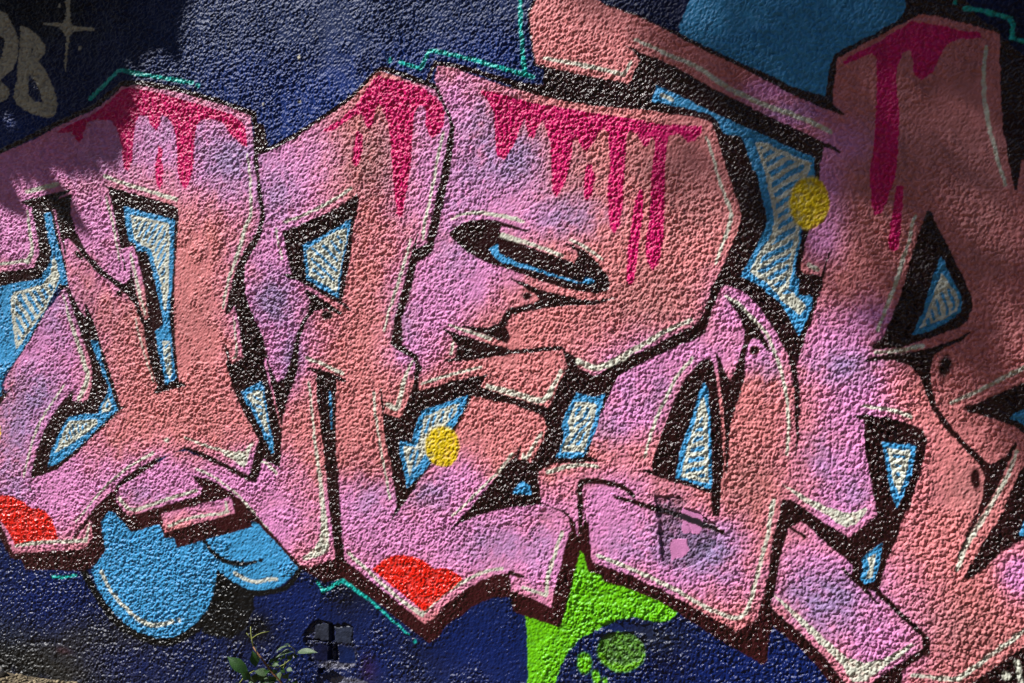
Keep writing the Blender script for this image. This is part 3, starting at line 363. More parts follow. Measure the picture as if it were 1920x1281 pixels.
FADES = [
('F',-1962,1894,303,102,'pink',1.00),
('F',-1480,1981,491,155,'pink',1.00),
('F',-1083,1879,178,141,'pink',1.00),
('F',-2042,1696,166,189,'pink',1.00),
('F',-1677,1662,177,116,'pink',1.00),
('F',-1516,1521,107,82,'pink',1.00),
('F',-1883,1231,207,254,'pink',1.00),
('F',-1883,932,161,186,'pink',1.00),
('F',-1962,649,280,154,'pink',1.00),
('F',-1728,701,201,100,'pink',1.00),
('F',-1360,748,229,97,'pink',1.00),
('F',-1083,743,217,79,'pink',1.00),
('F',-821,1809,169,184,'pink',1.00),
('F',-842,1539,151,184,'pink',1.00),
('F',-863,1287,132,169,'pink',1.00),
('F',-842,1179,75,92,'pink',1.00),
('F',-928,814,115,77,'pink',1.00),
('F',-863,636,113,108,'pink',1.00),
('F',-972,1361,58,93,'pink',1.00),
('F',-531,692,141,104,'pink',1.00),
('F',-373,615,273,117,'pink',1.00),
('F',-451,471,156,88,'pink',1.00),
('F',-109,633,274,114,'pink',1.00),
('F',124,567,92,124,'pink',1.00),
('F',-201,812,99,72,'pink',1.00),
('F',-54,753,144,56,'pink',1.00),
('F',-201,1993,132,100,'pink',1.00),
('F',-239,1827,133,158,'pink',1.00),
('F',-146,1720,212,171,'pink',1.00),
('F',0,1762,126,84,'pink',1.00),
('F',-277,1387,117,159,'pink',1.00),
('F',-183,1419,131,72,'pink',1.00),
('F',-354,1217,68,58,'pink',1.00),
('F',106,1642,139,55,'pink',1.00),
('F',-127,1485,146,57,'pink',1.00),
('F',410,1156,129,94,'pink',1.00),
('F',378,1029,101,67,'pink',1.00),
('F',555,1220,111,53,'pink',1.00),
('F',710,1342,94,90,'pink',1.00),
('F',755,1236,93,64,'pink',1.00),
('F',328,758,117,95,'pink',1.00),
('F',361,649,160,94,'pink',1.00),
('F',555,585,153,79,'pink',1.00),
('F',617,682,96,78,'pink',1.00),
('F',785,1959,79,38,'pink',1.00),
('F',859,1885,77,38,'pink',1.00),
('F',989,1794,88,50,'pink',1.00),
('F',932,1680,51,113,'pink',1.00),
('F',932,1547,51,63,'pink',1.00),
('F',989,1236,113,100,'pink',1.00),
('F',1073,1309,73,43,'pink',1.00),
('F',1017,1075,93,112,'pink',1.00),
('F',1003,899,112,112,'pink',1.00),
('F',975,780,75,63,'pink',1.00),
('F',1432,647,45,59,'pink',1.00),
('F',961,572,151,138,'pink',1.00),
('F',1087,438,110,99,'pink',1.00),
('F',-1831,1330,78,99,'lav',0.40),
('F',-1935,1051,106,100,'lav',0.56),
('F',-2042,927,108,162,'lav',0.48),
('F',-2069,683,108,122,'lav',0.40),
('F',-1061,1868,112,101,'lav',0.64),
('F',-1289,2005,164,94,'lav',0.32),
('F',-1602,1911,149,78,'lav',0.24),
('F',-853,1738,86,90,'lav',0.48),
('F',-874,1396,86,90,'lav',0.64),
('F',-810,1206,43,72,'lav',0.56),
('F',-1431,697,96,48,'lav',0.40),
('F',-296,765,76,51,'lav',0.56),
('F',-72,619,109,67,'lav',0.48),
('F',-511,728,60,70,'lav',0.40),
('F',89,630,53,82,'lav',0.32),
('F',0,1828,107,99,'lav',0.64),
('F',-109,1935,73,83,'lav',0.40),
('F',176,1631,103,57,'lav',0.56),
('F',-164,1772,93,118,'lav',0.32),
('F',-373,1320,58,103,'lav',0.32),
('F',-183,1537,75,101,'lav',0.32),
('F',427,1094,98,63,'lav',0.24),
('F',295,995,67,48,'lav',0.40),
('F',617,644,78,77,'lav',0.80),
('F',491,689,64,94,'lav',0.48),
('F',378,634,82,63,'lav',0.32),
('F',996,1177,85,51,'lav',0.56),
('F',785,1175,45,60,'lav',0.32),
('F',961,528,86,88,'lav',0.64),
('F',939,925,43,74,'lav',0.32),
('F',866,550,59,60,'lav',0.40),
('F',1017,841,56,59,'lav',0.32),
('F',844,1894,74,30,'lav',0.32),
('F',-1174,580,2,2,'lav',0.00),
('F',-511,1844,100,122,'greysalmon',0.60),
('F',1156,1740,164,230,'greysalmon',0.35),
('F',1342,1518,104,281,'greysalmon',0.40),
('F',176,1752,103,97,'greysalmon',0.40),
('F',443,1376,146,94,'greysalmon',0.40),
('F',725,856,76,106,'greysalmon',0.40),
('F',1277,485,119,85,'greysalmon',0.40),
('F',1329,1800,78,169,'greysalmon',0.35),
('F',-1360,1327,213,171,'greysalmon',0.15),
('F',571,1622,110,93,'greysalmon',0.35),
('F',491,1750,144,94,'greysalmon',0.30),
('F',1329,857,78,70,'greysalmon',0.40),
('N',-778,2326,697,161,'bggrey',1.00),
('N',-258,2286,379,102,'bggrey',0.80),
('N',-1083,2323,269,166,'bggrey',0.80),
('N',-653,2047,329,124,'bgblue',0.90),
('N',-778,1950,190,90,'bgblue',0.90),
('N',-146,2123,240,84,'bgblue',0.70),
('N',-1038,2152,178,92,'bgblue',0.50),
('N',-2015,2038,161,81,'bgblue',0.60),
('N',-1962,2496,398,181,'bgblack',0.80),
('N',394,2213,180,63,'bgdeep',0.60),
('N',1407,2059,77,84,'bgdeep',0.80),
('N',-1962,46,318,100,'bgdirt',1.00),
('N',-1728,131,152,118,'bgdirt',0.90),
('N',-1528,171,147,77,'bgdirt',0.60),
('N',-2069,156,135,61,'bggrey2',0.50),
('N',-1857,316,208,119,'bgblue2',0.80),
('N',-1528,94,147,58,'bgblue2',0.60),
('N',-924,276,48,44,'bgblack',1.00),
('N',-1005,279,88,73,'bgblack',0.70),
('N',-612,405,82,79,'bgblack',0.60),
('N',-531,430,100,52,'bgblack',0.50),
('N',-296,263,96,51,'bgblack',0.50),
('N',-334,190,135,86,'bggrey2',0.30),
('N',-778,373,127,72,'bgblue2',0.50),
('N',-451,177,118,87,'bgblue2',0.50),
('N',-109,282,220,134,'bgblue2',0.60),
('N',648,316,185,92,'bgblue2',0.90),
('N',443,372,194,110,'bgblue2',0.50),
('N',491,315,80,62,'bgdeep',0.50),
('N',859,340,103,75,'bgblue2',0.90),
('N',-511,179,28,38,'bgred',0.10),
('N',-1805,103,31,12,'bgred',0.15),
('N',459,389,97,47,'bggrey2',0.60),
('M',617,421,93,46,'K',0.20),
]
RELIEF = [
('crumble',3,(462,773,510,768,571,759,641,722,645,684,633,652,605,620,555,597,510,588,475,610,469,688)),
('brickface',2,(539,770,600,755,599,719,589,694,539,691)),
('brickface',2,(504,671,552,679,558,642,539,621,510,612,501,646)),
('crumble',6,(291,365,328,386,386,391,420,370,427,336,410,306,361,288,311,295,291,321)),
('crumble',3,(451,796,531,803,555,778,531,757,462,769)),
('flat',2,(269,399,378,421,443,416,456,366,427,386,378,392,311,387)),
('crumble',12,(-753,250,-755,275,-728,302,-711,320,-669,319,-641,313,-602,318,-567,311,-565,276,-555,244,-555,200,-588,165,-624,166,-669,152,-703,166,-730,174,-740,205)),
('brickcell',9,(-715,304,-663,312,-661,254,-723,257)),
('brickcell',9,(-641,302,-575,310,-573,254,-637,251)),
('brickcell',11,(-723,241,-669,241,-669,188,-719,186)),
('brickcell',11,(-628,242,-571,240,-563,190,-624,186)),
]
GROOVES = [
(2.9,3.0,(958,1044,959,985,958,897)),
(3.1,3.0,(659,386,667,357,667,318,661,270)),
(2.6,-2.5,(1336,555,1323,567,1306,562,1290,550)),
(4.9,2.0,(-1516,2368,-1516,2253)),
(5.3,2.0,(-1956,308,-1954,208,-1956,127)),
(6.6,5.0,(353,299,345,330,336,345)),
(5.1,4.0,(274,403,303,401,328,419)),
(10.6,5.0,(-1962,117,-1870,130,-1825,129)),
(3.2,3.0,(555,716,564,702,566,692)),
(3.7,2.0,(-151,848,-129,829)),
(3.7,2.0,(-127,2037,-122,2017)),
(2.7,2.5,(-100,1384,-81,1359,-87,1334)),
(2.2,2.0,(844,922,849,877,842,839)),
(3.5,2.0,(-1266,1477,-1259,1430,-1271,1373)),
(3.0,2.5,(-459,1494,-455,1459,-443,1415)),
(2.1,2.0,(1087,597,1108,556)),
(4.0,2.5,(-1935,270,-1940,189,-1930,100)),
(3.4,2.0,(-1061,2394,-1047,2319,-1056,2246)),
(1.9,3.0,(1394,497,1384,447,1379,412)),
]
def spline(p, closed, n=6):
    N = len(p); out = []
    if N < 3: return p
    for i in range(N if closed else N-1):
        if closed: a, b, c, d = p[(i-1) % N], p[i], p[(i+1) % N], p[(i+2) % N]
        else: a, b, c, d = p[max(i-1, 0)], p[i], p[i+1], p[min(i+2, N-1)]
        for k in range(n):
            t = k/n; out.append(.5*(2*b+(c-a)*t+(2*a-5*b+4*c-d)*t*t+(3*b-a-3*c+d)*t**3))
    if not closed: out.append(p[-1])
    return np.array(out)
def inpoly(X, Y, p):
    m = np.zeros(X.shape, bool); n = len(p)
    for i in range(n):
        x0, y0 = p[i]; x1, y1 = p[(i+1) % n]
        if y0 == y1: continue
        m ^= (Y >= min(y0, y1)) & (Y < max(y0, y1)) & (X < (x1-x0)*(Y-y0)/(y1-y0)+x0)
    return m
def segdist(X, Y, p, w):                               # distance to a line divided by its half width
    out = np.full(X.shape, 1e6, np.float32)
    s = np.concatenate([[0], np.cumsum(np.hypot(*np.diff(p, axis=0).T))]); s /= s[-1]
    ws = np.interp(s, np.linspace(0, 1, len(w)), w)
    for i in range(len(p)-1):
        ax, ay = p[i]; dx, dy = p[i+1]-p[i]; l2 = dx*dx+dy*dy
        if l2 == 0: continue
        t = np.clip(((X-ax)*dx+(Y-ay)*dy)/l2, 0, 1)
        np.minimum(out, np.hypot(X-ax-t*dx, Y-ay-t*dy)/((ws[i]+(ws[i+1]-ws[i])*t)/2+1e-6), out=out)
    return out
# ---------------------------------------------------------------------  grid over the wall face, finer where the wall is near
def graded(a, b, first, n):                            # n steps from a to b starting with a given step
    lo, hi = 1.0, 2.0
    for _ in range(60):
        q = (lo+hi)/2; s = first*sum(q**k for k in range(n))
        if s < abs(b-a): lo = q
        else: hi = q
    st = first*q**np.arange(n); return a+np.sign(b-a)*np.cumsum(st)*abs(b-a)/st.sum()
NX, NZ = 1320, 1000
uu = np.linspace(-.462, .462, NX)
tt = -CAM.y/(math.cos(THETA)+uu*math.sin(THETA)); xin = (CAM.x+tt*(-math.sin(THETA)+uu*math.cos(THETA)))*1000
zin = np.linspace(-75, 2590, NZ)
xs = np.concatenate([graded(xin[0], -9000, 4, 34)[::-1], xin, graded(xin[-1], 6500, 3, 34)])
zs = np.concatenate([[-300], zin, graded(zin[-1], 3400, 4, 22)])
X, Z = np.meshgrid(xs, zs); X = X.astype(np.float32); Z = Z.astype(np.float32)
# ragged spray edge: shapes are looked up at slightly shaken places
WX = X+(vnoise(X, Z, 9, 1)-.5)*4.5+(vnoise(X, Z, 30, 2)-.5)*2.2
WZ = Z+(vnoise(X, Z, 9, 3)-.5)*4.5+(vnoise(X, Z, 30, 4)-.5)*2.2
def window(p, pad):
    i0, i1 = np.searchsorted(xs, [p[:, 0].min()-pad, p[:, 0].max()+pad]); j0, j1 = np.searchsorted(zs, [p[:, 1].min()-pad, p[:, 1].max()+pad])
    return slice(max(j0-1, 0), j1+1), slice(max(i0-1, 0), i1+1)
# ---------------------------------------------------------------------  relief of the roughcast
big = vnoise(X, Z, 230, 41)*.6+vnoise(X, Z, 85, 42)*.4
wob = (vnoise(X, Z, 21, 43)-.5)*7
amp = .45+1.1*big
smooth_patch = np.clip((vnoise(X, Z, 310, 44)*.65+vnoise(X, Z, 60, 45)*.35-.62)*7, 0, 1)
h = domes(X+wob, Z-wob, 10.0, 51, .5, 1.0)*7.2+domes(X-wob, Z+wob*.6, 5.4, 52, .45, .95)*5.4
h = np.maximum(h, domes(X+wob*.8, Z, 16, 53, .22, .62)*9.2)
h = h*amp*(1-.62*smooth_patch)+(vnoise(X, Z, 4.5, 54)-.5)*2.4+(vnoise(X, Z, 160, 55)-.5)*5+(vnoise(X, Z, 600, 56)-.5)*9
hb = domes(X+wob, Z-wob, 10.0, 51, .5, 1.0); pit = np.clip(.62-hb*1.25-vnoise(X, Z, 5, 57)*.22, 0, .5)*2      # hollows that the can did not reach
low = np.clip((640-Z)/260+(vnoise(X, Z, 190, 58)-.5)*1.4, 0, 1)                                            # fresher coat low on the wall
paint = np.empty(X.shape+(3,), np.float32); paint[:] = C['N']
gloss = (.32+.3*low).astype(np.float32)             # enamel black is glossier than the chalky pinks
GLOSS = {'K':.78,'KB':.7,'M':.8,'F':.3,'D':.45,'R':.75,'W':.25,'B':.4,'B2':.4,'G':.5,'G2':.4,'A':.5,'Y':.45,'T':.2,'N':.62}
cls = np.zeros(X.shape, np.int8)                       # 0 background 1 letter fill 2 other
part = np.zeros(X.shape, np.int16)
soft = np.zeros(X.shape, np.float32)
parts = [(0, 'painted_background')]; index = {}; last_hatch = 0
THIN = {'W': .3, 'Y': .35, 'R': .3, 'A': .5, 'T': .45, 'D': .12, 'G': .2, 'G2': .3, 'B': .15, 'B2': .15}      # thin coats miss the hollows
MERGE = ('outline', 'bubble_outline')
for (kind, letter, name, col, extra, pts) in SHAPES:
    p = np.array(pts, float).reshape(-1, 2)
    if kind in 'SC': p = spline(p, kind == 'S')
    pad = 12+(max(extra) if kind in 'LCE' else 0)
    w = window(p, pad); x = WX[w]; z = WZ[w]
    if x.size == 0: continue
    cov = None
    if kind in 'PS': m = inpoly(x, z, p)
    elif kind in 'LC': cov = np.clip((1.24-segdist(x, z, p, extra))/.36, 0, 1)
    elif kind == 'E':
        rx, rz, r = extra; a = rad(-r); u = x-p[0, 0]; v = z-p[0, 1]
        e = min(.25, 4/min(rx, rz)); cov = np.clip((1+e-np.sqrt(((u*math.cos(a)+v*math.sin(a))/rx)**2+((-u*math.sin(a)+v*math.cos(a))/rz)**2))/(2*e), 0, 1)
    else:
        a, pitch, duty = extra; a = rad(-a); m = inpoly(x, z, p)
        q = (-x*math.sin(a)+z*math.cos(a)+(vnoise(x, z, 60, 5)-.5)*10)/pitch; m &= (q-np.floor(q)) < duty
    if cov is None: cov = m.astype(np.float32)
    m = cov > .5
    if not m.any(): continue
    if name == 'tag_letter_hole': pid = 0
    elif name == 'painted_letter' or name in MERGE or (kind == 'H') or (name == 'blue_inset' and kind == 'L'):
        key = (letter, name)
        if name == 'blue_inset': pid = last_hatch if kind != 'L' or last_hatch else len(parts)-1
        else:
            if key not in index: index[key] = len(parts); parts.append(key)
            pid = index[key]
    else:
        pid = len(parts); parts.append((letter, name))
        last_hatch = pid if name == 'hatching' else last_hatch
    k = 0 if name == 'hatching' else THIN.get(col, 0)
    if k: cov = cov*(1-k*pit[w])
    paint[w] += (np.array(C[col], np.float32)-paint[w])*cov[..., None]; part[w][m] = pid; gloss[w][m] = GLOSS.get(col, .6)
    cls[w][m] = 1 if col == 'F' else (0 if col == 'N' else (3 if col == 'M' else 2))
# spray fades inside the letter fill and over the ground coat
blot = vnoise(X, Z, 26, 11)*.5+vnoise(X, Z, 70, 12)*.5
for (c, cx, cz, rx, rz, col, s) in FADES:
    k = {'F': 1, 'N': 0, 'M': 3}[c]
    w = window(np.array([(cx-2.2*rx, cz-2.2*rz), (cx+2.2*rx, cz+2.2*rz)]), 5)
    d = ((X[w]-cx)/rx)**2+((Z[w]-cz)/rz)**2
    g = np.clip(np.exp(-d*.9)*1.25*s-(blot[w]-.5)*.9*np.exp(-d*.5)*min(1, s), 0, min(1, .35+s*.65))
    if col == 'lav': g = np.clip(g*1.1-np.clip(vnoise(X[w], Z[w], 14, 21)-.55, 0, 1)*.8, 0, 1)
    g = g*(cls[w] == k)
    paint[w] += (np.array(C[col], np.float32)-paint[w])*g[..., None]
# one small blur so that neighbouring coats run into each other like spray does
pb = paint.copy()
pb[1:-1, 1:-1] = paint[1:-1, 1:-1]*.6+(paint[:-2, 1:-1]+paint[2:, 1:-1]+paint[1:-1, :-2]+paint[1:-1, 2:])*.1
paint = pb
# dirt and thin coats: tiny pores where the coat below shows, and speckled overspray
por = vnoise(X, Z, 7, 31); dirt = vnoise(X, Z, 420, 32)*.6+vnoise(X, Z, 120, 33)*.4
run = vnoise(X, Z*.12, 34, 34)*.6+vnoise(X, Z*.2, 13, 35)*.4                     # old rain runs
paint *= (1-.26*np.clip((dirt-.45)*2, 0, 1)*(.4+.6*por)-.16*np.clip((run-.56)*4, 0, 1)*dirt)[..., None]
splash = np.clip((300-Z)/260, 0, 1)**1.5*np.clip(vnoise(X, Z, 110, 36)*1.1+vnoise(X, Z, 17, 37)*.6-.45, 0, 1)   # soil splashed up at the foot
paint += (np.array((.045, .038, .03), np.float32)-paint)*(splash*.5)[..., None]; gloss *= 1-.6*splash
# ---------------------------------------------------------------------  damage to the roughcast
crumb = (vnoise(X, Z, 3.2, 61)-.5)*4.5+(vnoise(X, Z, 7, 62)-.5)*5+domes(X, Z, 6, 63, .4, .9)*3
base = h.copy()
cells = []
for (kind, depth, pts) in RELIEF:
    p = np.array(pts, float).reshape(-1, 2); w = window(p, 25)
    shake = 7 if kind in ('crumble', 'flat') else 3.2
    x = X[w]+(vnoise(X[w], Z[w], 13, 64)-.5)*shake*2; z = Z[w]+(vnoise(X[w], Z[w], 13, 65)-.5)*shake*2
    m = inpoly(x, z, p)
    if kind == 'crumble': h[w][m] = 4-depth+crumb[w][m]
    elif kind == 'flat': h[w][m] = 4-depth+crumb[w][m]*.3
    else:
        h[w][m] = 4-depth+(vnoise(X[w], Z[w], 60, 66)[m]-.5)*1.2
        pid = len(parts); parts.append((0, 'exposed_brick')); part[w][m] = pid
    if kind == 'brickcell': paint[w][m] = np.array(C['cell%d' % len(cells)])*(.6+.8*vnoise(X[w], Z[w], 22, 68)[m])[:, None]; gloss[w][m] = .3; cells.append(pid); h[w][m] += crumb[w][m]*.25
    if kind == 'brickface': mm = m & (cls[w] == 1); paint[w][mm] = np.array(C['pink'])*.92
    if kind == 'crumble': paint[w][m] = paint[w][m]*(.22+.6*vnoise(X[w], Z[w], 8, 67)[m])[:, None]+np.array((.05, .05, .075))*.3
for (wd, depth, pts) in GROOVES:
    p = np.array(pts, float).reshape(-1, 2); w = window(p, 20)
    d = segdist(WX[w], WZ[w], p, [wd*2, wd*2]); h[w] -= depth*np.exp(-d*d*2)
# slots of the hollow bricks
for (x0, x1, z0, z1) in [(-661,-643,252,312),(-747,-661,249,252),(-663,-567,248,249),(-667,-649,190,245),(-645,-628,192,240),(-698,-682,147,163)]:
    w = window(np.array([(x0, z0), (x1, z1)], float), 6)
    m = (WX[w] > x0) & (WX[w] < x1) & (WZ[w] > z0) & (WZ[w] < z1); h[w][m] = -26
h[0, :] = -60; h[-1, :] = -60; h[:, 0] = -60; h[:, -1] = -60
co = np.stack([X, -h, Z], -1).reshape(-1, 3)*.001
gz, gx = np.gradient(h, zs, xs)
nrm = np.stack([-gx, -np.ones_like(gx), -gz], -1).reshape(-1, 3); nrm /= np.linalg.norm(nrm, axis=1)[:, None]
nrows, ncols = X.shape
jj, ii = np.meshgrid(np.arange(nrows-1), np.arange(ncols-1), indexing='ij')
q0 = (jj*ncols+ii).reshape(-1); quads = np.stack([q0, q0+1, q0+ncols+1, q0+ncols], -1)
fpart = part[:-1, :-1].reshape(-1)
pcol = np.concatenate([np.clip(paint, .002, .95).reshape(-1, 3), gloss.reshape(-1, 1)], 1).astype(np.float32)
wall = empty("graffiti_wall", (-.3, 0, 0))
tag(wall, "roughcast wall covered by pink block-letter graffiti with black outlines", "wall", kind="thing")
def patch(name, pid, parent):
    f = quads[fpart == pid]
    if len(f) == 0: return None
    used, inv = np.unique(f.reshape(-1), return_inverse=True)
    me = bpy.data.meshes.new(name); me.vertices.add(len(used)); me.vertices.foreach_set("co", co[used].astype(np.float32).reshape(-1))
    me.loops.add(inv.size); me.loops.foreach_set("vertex_index", inv.astype(np.int32))
    me.polygons.add(len(f)); me.polygons.foreach_set("loop_start", np.arange(0, inv.size, 4, dtype=np.int32))
    me.update(calc_edges=True)
    me.polygons.foreach_set("use_smooth", np.ones(len(f), bool))
    ca = me.attributes.new("paint", 'FLOAT_COLOR', 'POINT'); ca.data.foreach_set("color", pcol[used].reshape(-1))
    me.normals_split_custom_set_from_vertices(nrm[used].astype(np.float32))
    me.materials.append(M_PAINT)
    o = bpy.data.objects.new(name, me); COL.objects.link(o)
    o.parent = parent
    if parent is wall: o.matrix_parent_inverse = Matrix.Translation((.3, 0, 0))
    return o
letters = {}
for pid, (letter, name) in enumerate(parts):
    if name == 'painted_letter': letters[letter] = patch(name, pid, wall)
LETTER_LABEL = {1: "leftmost pink letter with a magenta drip over its sloped top", 2: "pink letter with a red heart in its pointed foot", 3: "pink letter with a black eye-shaped opening and long magenta drips", 4: "pink A-shaped letter with a tall blue triangle opening", 5: "rightmost salmon letter with the tall black-edged triangle"}
for k, v in letters.items(): v["label"] = LETTER_LABEL[k]
for pid, (letter, name) in enumerate(parts):
    if name != 'painted_letter': patch(name, pid, letters.get(letter, wall))
# body of the wall behind the painted face, with its coping
def box(x0, x1, y0, y1, z0, z1):
    return [(x0, y0, z0), (x1, y0, z0), (x1, y1, z0), (x0, y1, z0), (x0, y0, z1), (x1, y0, z1), (x1, y1, z1), (x0, y1, z1)], [(0, 3, 2, 1), (4, 5, 6, 7), (0, 1, 5, 4), (1, 2, 6, 5), (2, 3, 7, 6), (3, 0, 4, 7)]
mesh_obj("wall_body", *box(-9.0, 6.5, .052, .32, -.3, 3.4), M_CORE, wall, False)
mesh_obj("coping", *box(-9.06, 6.56, -.05, .38, 3.402, 3.48), M_CORE, wall, False)
# =====================================================================  ground, gravel, pebbles
gx = np.concatenate([np.linspace(-60, -4, 8), np.linspace(-3.6, 3, 60), np.linspace(4, 60, 8)]); gy = np.concatenate([np.linspace(-60, -3, 10), np.linspace(-2.6, -.0, 40), [.03, 1, 60]])
GX, GY = np.meshgrid(gx, gy)
GZ = (vnoise(GX+80, GY+80, .35, 71)-.5)*.03+(vnoise(GX+80, GY+80, .09, 72)-.5)*.012
GZ = np.where((GX > -3.6) & (GX < 3) & (GY > -2.6), GZ, 0)-.012-.02*(GY > .5)
nr, nc = GX.shape
gv = np.stack([GX, GY, GZ], -1).reshape(-1, 3); gf = [(j*nc+i, j*nc+i+1, (j+1)*nc+i+1, (j+1)*nc+i) for j in range(nr-1) for i in range(nc-1)]
tag(mesh_obj("ground", gv, gf, M_DIRT), kind="structure")
def ground_z(x, y):
    i = int(np.argmin(np.abs(gx-x))); j = int(np.argmin(np.abs(gy-y))); return float(GZ[j, i])
ICO = (1+5**.5)/2
IV = np.array([(-1, ICO, 0), (1, ICO, 0), (-1, -ICO, 0), (1, -ICO, 0), (0, -1, ICO), (0, 1, ICO), (0, -1, -ICO), (0, 1, -ICO), (ICO, 0, -1), (ICO, 0, 1), (-ICO, 0, -1), (-ICO, 0, 1)])/1.902
IF = [(0, 11, 5), (0, 5, 1), (0, 1, 7), (0, 7, 10), (0, 10, 11), (1, 5, 9), (5, 11, 4), (11, 10, 2), (10, 7, 6), (7, 1, 8), (3, 9, 4), (3, 4, 2), (3, 2, 6), (3, 6, 8), (3, 8, 9), (4, 9, 5), (2, 4, 11), (6, 2, 10), (8, 6, 7), (9, 8, 1)]
def stone(c, r, seed):
    g = np.random.default_rng(seed); v = IV*(1+g.uniform(-.22, .22, (12, 1)))*np.array((1, .8, .62))*r
    a = g.uniform(0, 6.28); R = np.array([[math.cos(a), -math.sin(a), 0], [math.sin(a), math.cos(a), 0], [0, 0, 1]]); return v@R.T+np.array(c)
gvv, gff = [], []
for i in range(2400):
    x = rng.uniform(-2.6, -.9) if i < 2000 else rng.uniform(-.9, 1.8); y = -.014-abs(rng.normal(0, .17)); r = rng.choice([.003, .005, .007, .010], p=[.4, .3, .2, .1])*rng.uniform(.8, 1.2)
    gff += [tuple(np.array(f)+12*i) for f in IF]; gvv.append(stone((x, min(y, -.014-r), ground_z(x, y)+r*.35), r, i))
tag(mesh_obj("gravel", np.concatenate(gvv), gff, M_STONE), "loose tan gravel lying along the foot of the wall", "gravel", kind="stuff")
def ico2(r, seed):                                     # a smoother pebble
    v = [tuple(p) for p in IV]; f = []; mid = {}
    def m(a, b):
        k = (min(a, b), max(a, b))
        if k not in mid: p = (np.array(v[a])+np.array(v[b])); v.append(tuple(p/np.linalg.norm(p))); mid[k] = len(v)-1
        return mid[k]
    for a, b, c in IF: ab, bc, ca = m(a, b), m(b, c), m(c, a); f += [(a, ab, ca), (b, bc, ab), (c, ca, bc), (ab, bc, ca)]
    g = np.random.default_rng(seed); V = np.array(v); q = g.normal(0, 1, (3, 3)); V = V*(1+.12*np.sin(V@q*2).sum(1)/1.7)[:, None]
    return V*np.array((1, .75, .6))*r, f
for k, (x, y, r, lab) in enumerate([(-2.085, -.05, .034, "largest grey flat pebble in the gravel at the lower left corner"), (-2.02, -.085, .015, "round tan pebble just right of the largest grey pebble"), (-1.985, -.035, .013, "small upright brown pebble against the foot of the wall"), (-1.955, -.05, .011, "small white pebble right of the round tan pebble"), (-1.735, -.03, .014, "pale pebble at the right end of the visible gravel strip"), (-1.705, -.045, .012, "light round pebble beside the pale one at the gravel strip's right end")]):
    V, F = ico2(r, 90+k); o = mesh_obj("pebble", V, F, M_PEB if k == 0 else M_STONE); o.location = (x, y, ground_z(x, y)+r*.45); o.rotation_euler = (0, 0, k*1.3)
    tag(o, lab, "pebble", "pebbles at the foot of the wall")
# =====================================================================  plant at the foot of the wall
OUT = -.022
def at(u, v, y):                                       # point in front of the wall face, given where it is seen and how far out it stands
    a = (u-960)/(1920*40/36); b = (640.5-v)/(1920*40/36); y -= OUT; t = (y-CAM.y)/(math.cos(THETA)+a*math.sin(THETA))
    return Vector((CAM.x+t*(-math.sin(THETA)+a*math.cos(THETA)), y, CAM.z+t*b))
def tube(name, pts, r0, r1, mat, parent, n=7):
    V, F = [], []
    for k, p in enumerate(pts):
        d = (pts[min(k+1, len(pts)-1)]-pts[max(k-1, 0)]).normalized(); u = d.cross(Vector((.3, 1, .2))).normalized(); w = d.cross(u); r = r0+(r1-r0)*k/(len(pts)-1)
        V += [p+u*r*math.cos(6.2832*i/n)+w*r*math.sin(6.2832*i/n) for i in range(n)]
    for k in range(len(pts)-1): F += [(k*n+i, k*n+(i+1) % n, (k+1)*n+(i+1) % n, (k+1)*n+i) for i in range(n)]
    F += [tuple(range(n))[::-1], tuple(range((len(pts)-1)*n, len(pts)*n))]
    return mesh_obj(name, V, F, mat, parent)
def leaf(name, base, tip, width, face, mat, parent, fold=.25, droop=.12):
    ax = tip-base; L = ax.length; d = ax/L; nrm_ = (face-d*face.dot(d)).normalized(); s = d.cross(nrm_)
    prof = [0, .42, .78, .98, 1, .86, .6, .3, 0]; V, F = [], []; N = len(prof)
    for k, w in enumerate(prof):
        t = k/(N-1); c = base+ax*t+nrm_*(math.sin(t*3.14)*droop*L*.5-droop*L*t*t*.5); hw = width*.5*max(w, .03)*(1+.06*math.sin(k*5.1+L*900))
        V += [c+s*hw+nrm_*hw*fold, c+s*hw*.5+nrm_*hw*fold*.35, c, c-s*hw*.5+nrm_*hw*fold*.35, c-s*hw+nrm_*hw*fold]
    for k in range(N-1):
        for i in range(4): F.append((k*5+i, k*5+i+1, k*5+5+i+1, k*5+5+i))
    return mesh_obj(name, V, F, mat, parent)
plant = empty("leafy_vine", at(533, 1318, -.06))
tag(plant, "young green vine shoot with pointed leaves growing up in front of the wall", "plant")
sp = [(540, 1325, -.05), (529, 1281, -.075), (514, 1265, -.085), (500, 1247, -.09), (490, 1234, -.092), (480, 1221, -.09), (475, 1213, -.088)]
tube("stem", [at(*q) for q in sp], .0042, .0026, M_STEM, plant)
tube("shoot_tip", [at(*q) for q in [(475, 1213, -.088), (472, 1197, -.085), (470.5, 1186, -.083), (470, 1175, -.08)]], .0024, .0015, M_SHOOT, plant)
tube("tendril", [at(*q) for q in [(471, 1198, -.085), (466, 1192, -.09), (462, 1187, -.093)]], .0017, .001, M_SHOOT, plant)
tube("tendril", [at(*q) for q in [(473, 1197, -.085), (481, 1191, -.08), (490, 1187, -.078), (505, 1184, -.07)]], .0017, .001, M_SHOOT, plant)
tube("petiole", [at(*q) for q in [(477, 1258, -.1), (466, 1264, -.11), (456, 1272, -.1), (447, 1284, -.09), (440, 1300, -.08)]], .0022, .0016, M_SHOOT, plant)
tube("petiole", [at(*q) for q in [(553, 1224, -.07), (551, 1217, -.075), (547, 1213, -.08), (541, 1211, -.085)]], .0018, .0012, M_SHOOT, plant)
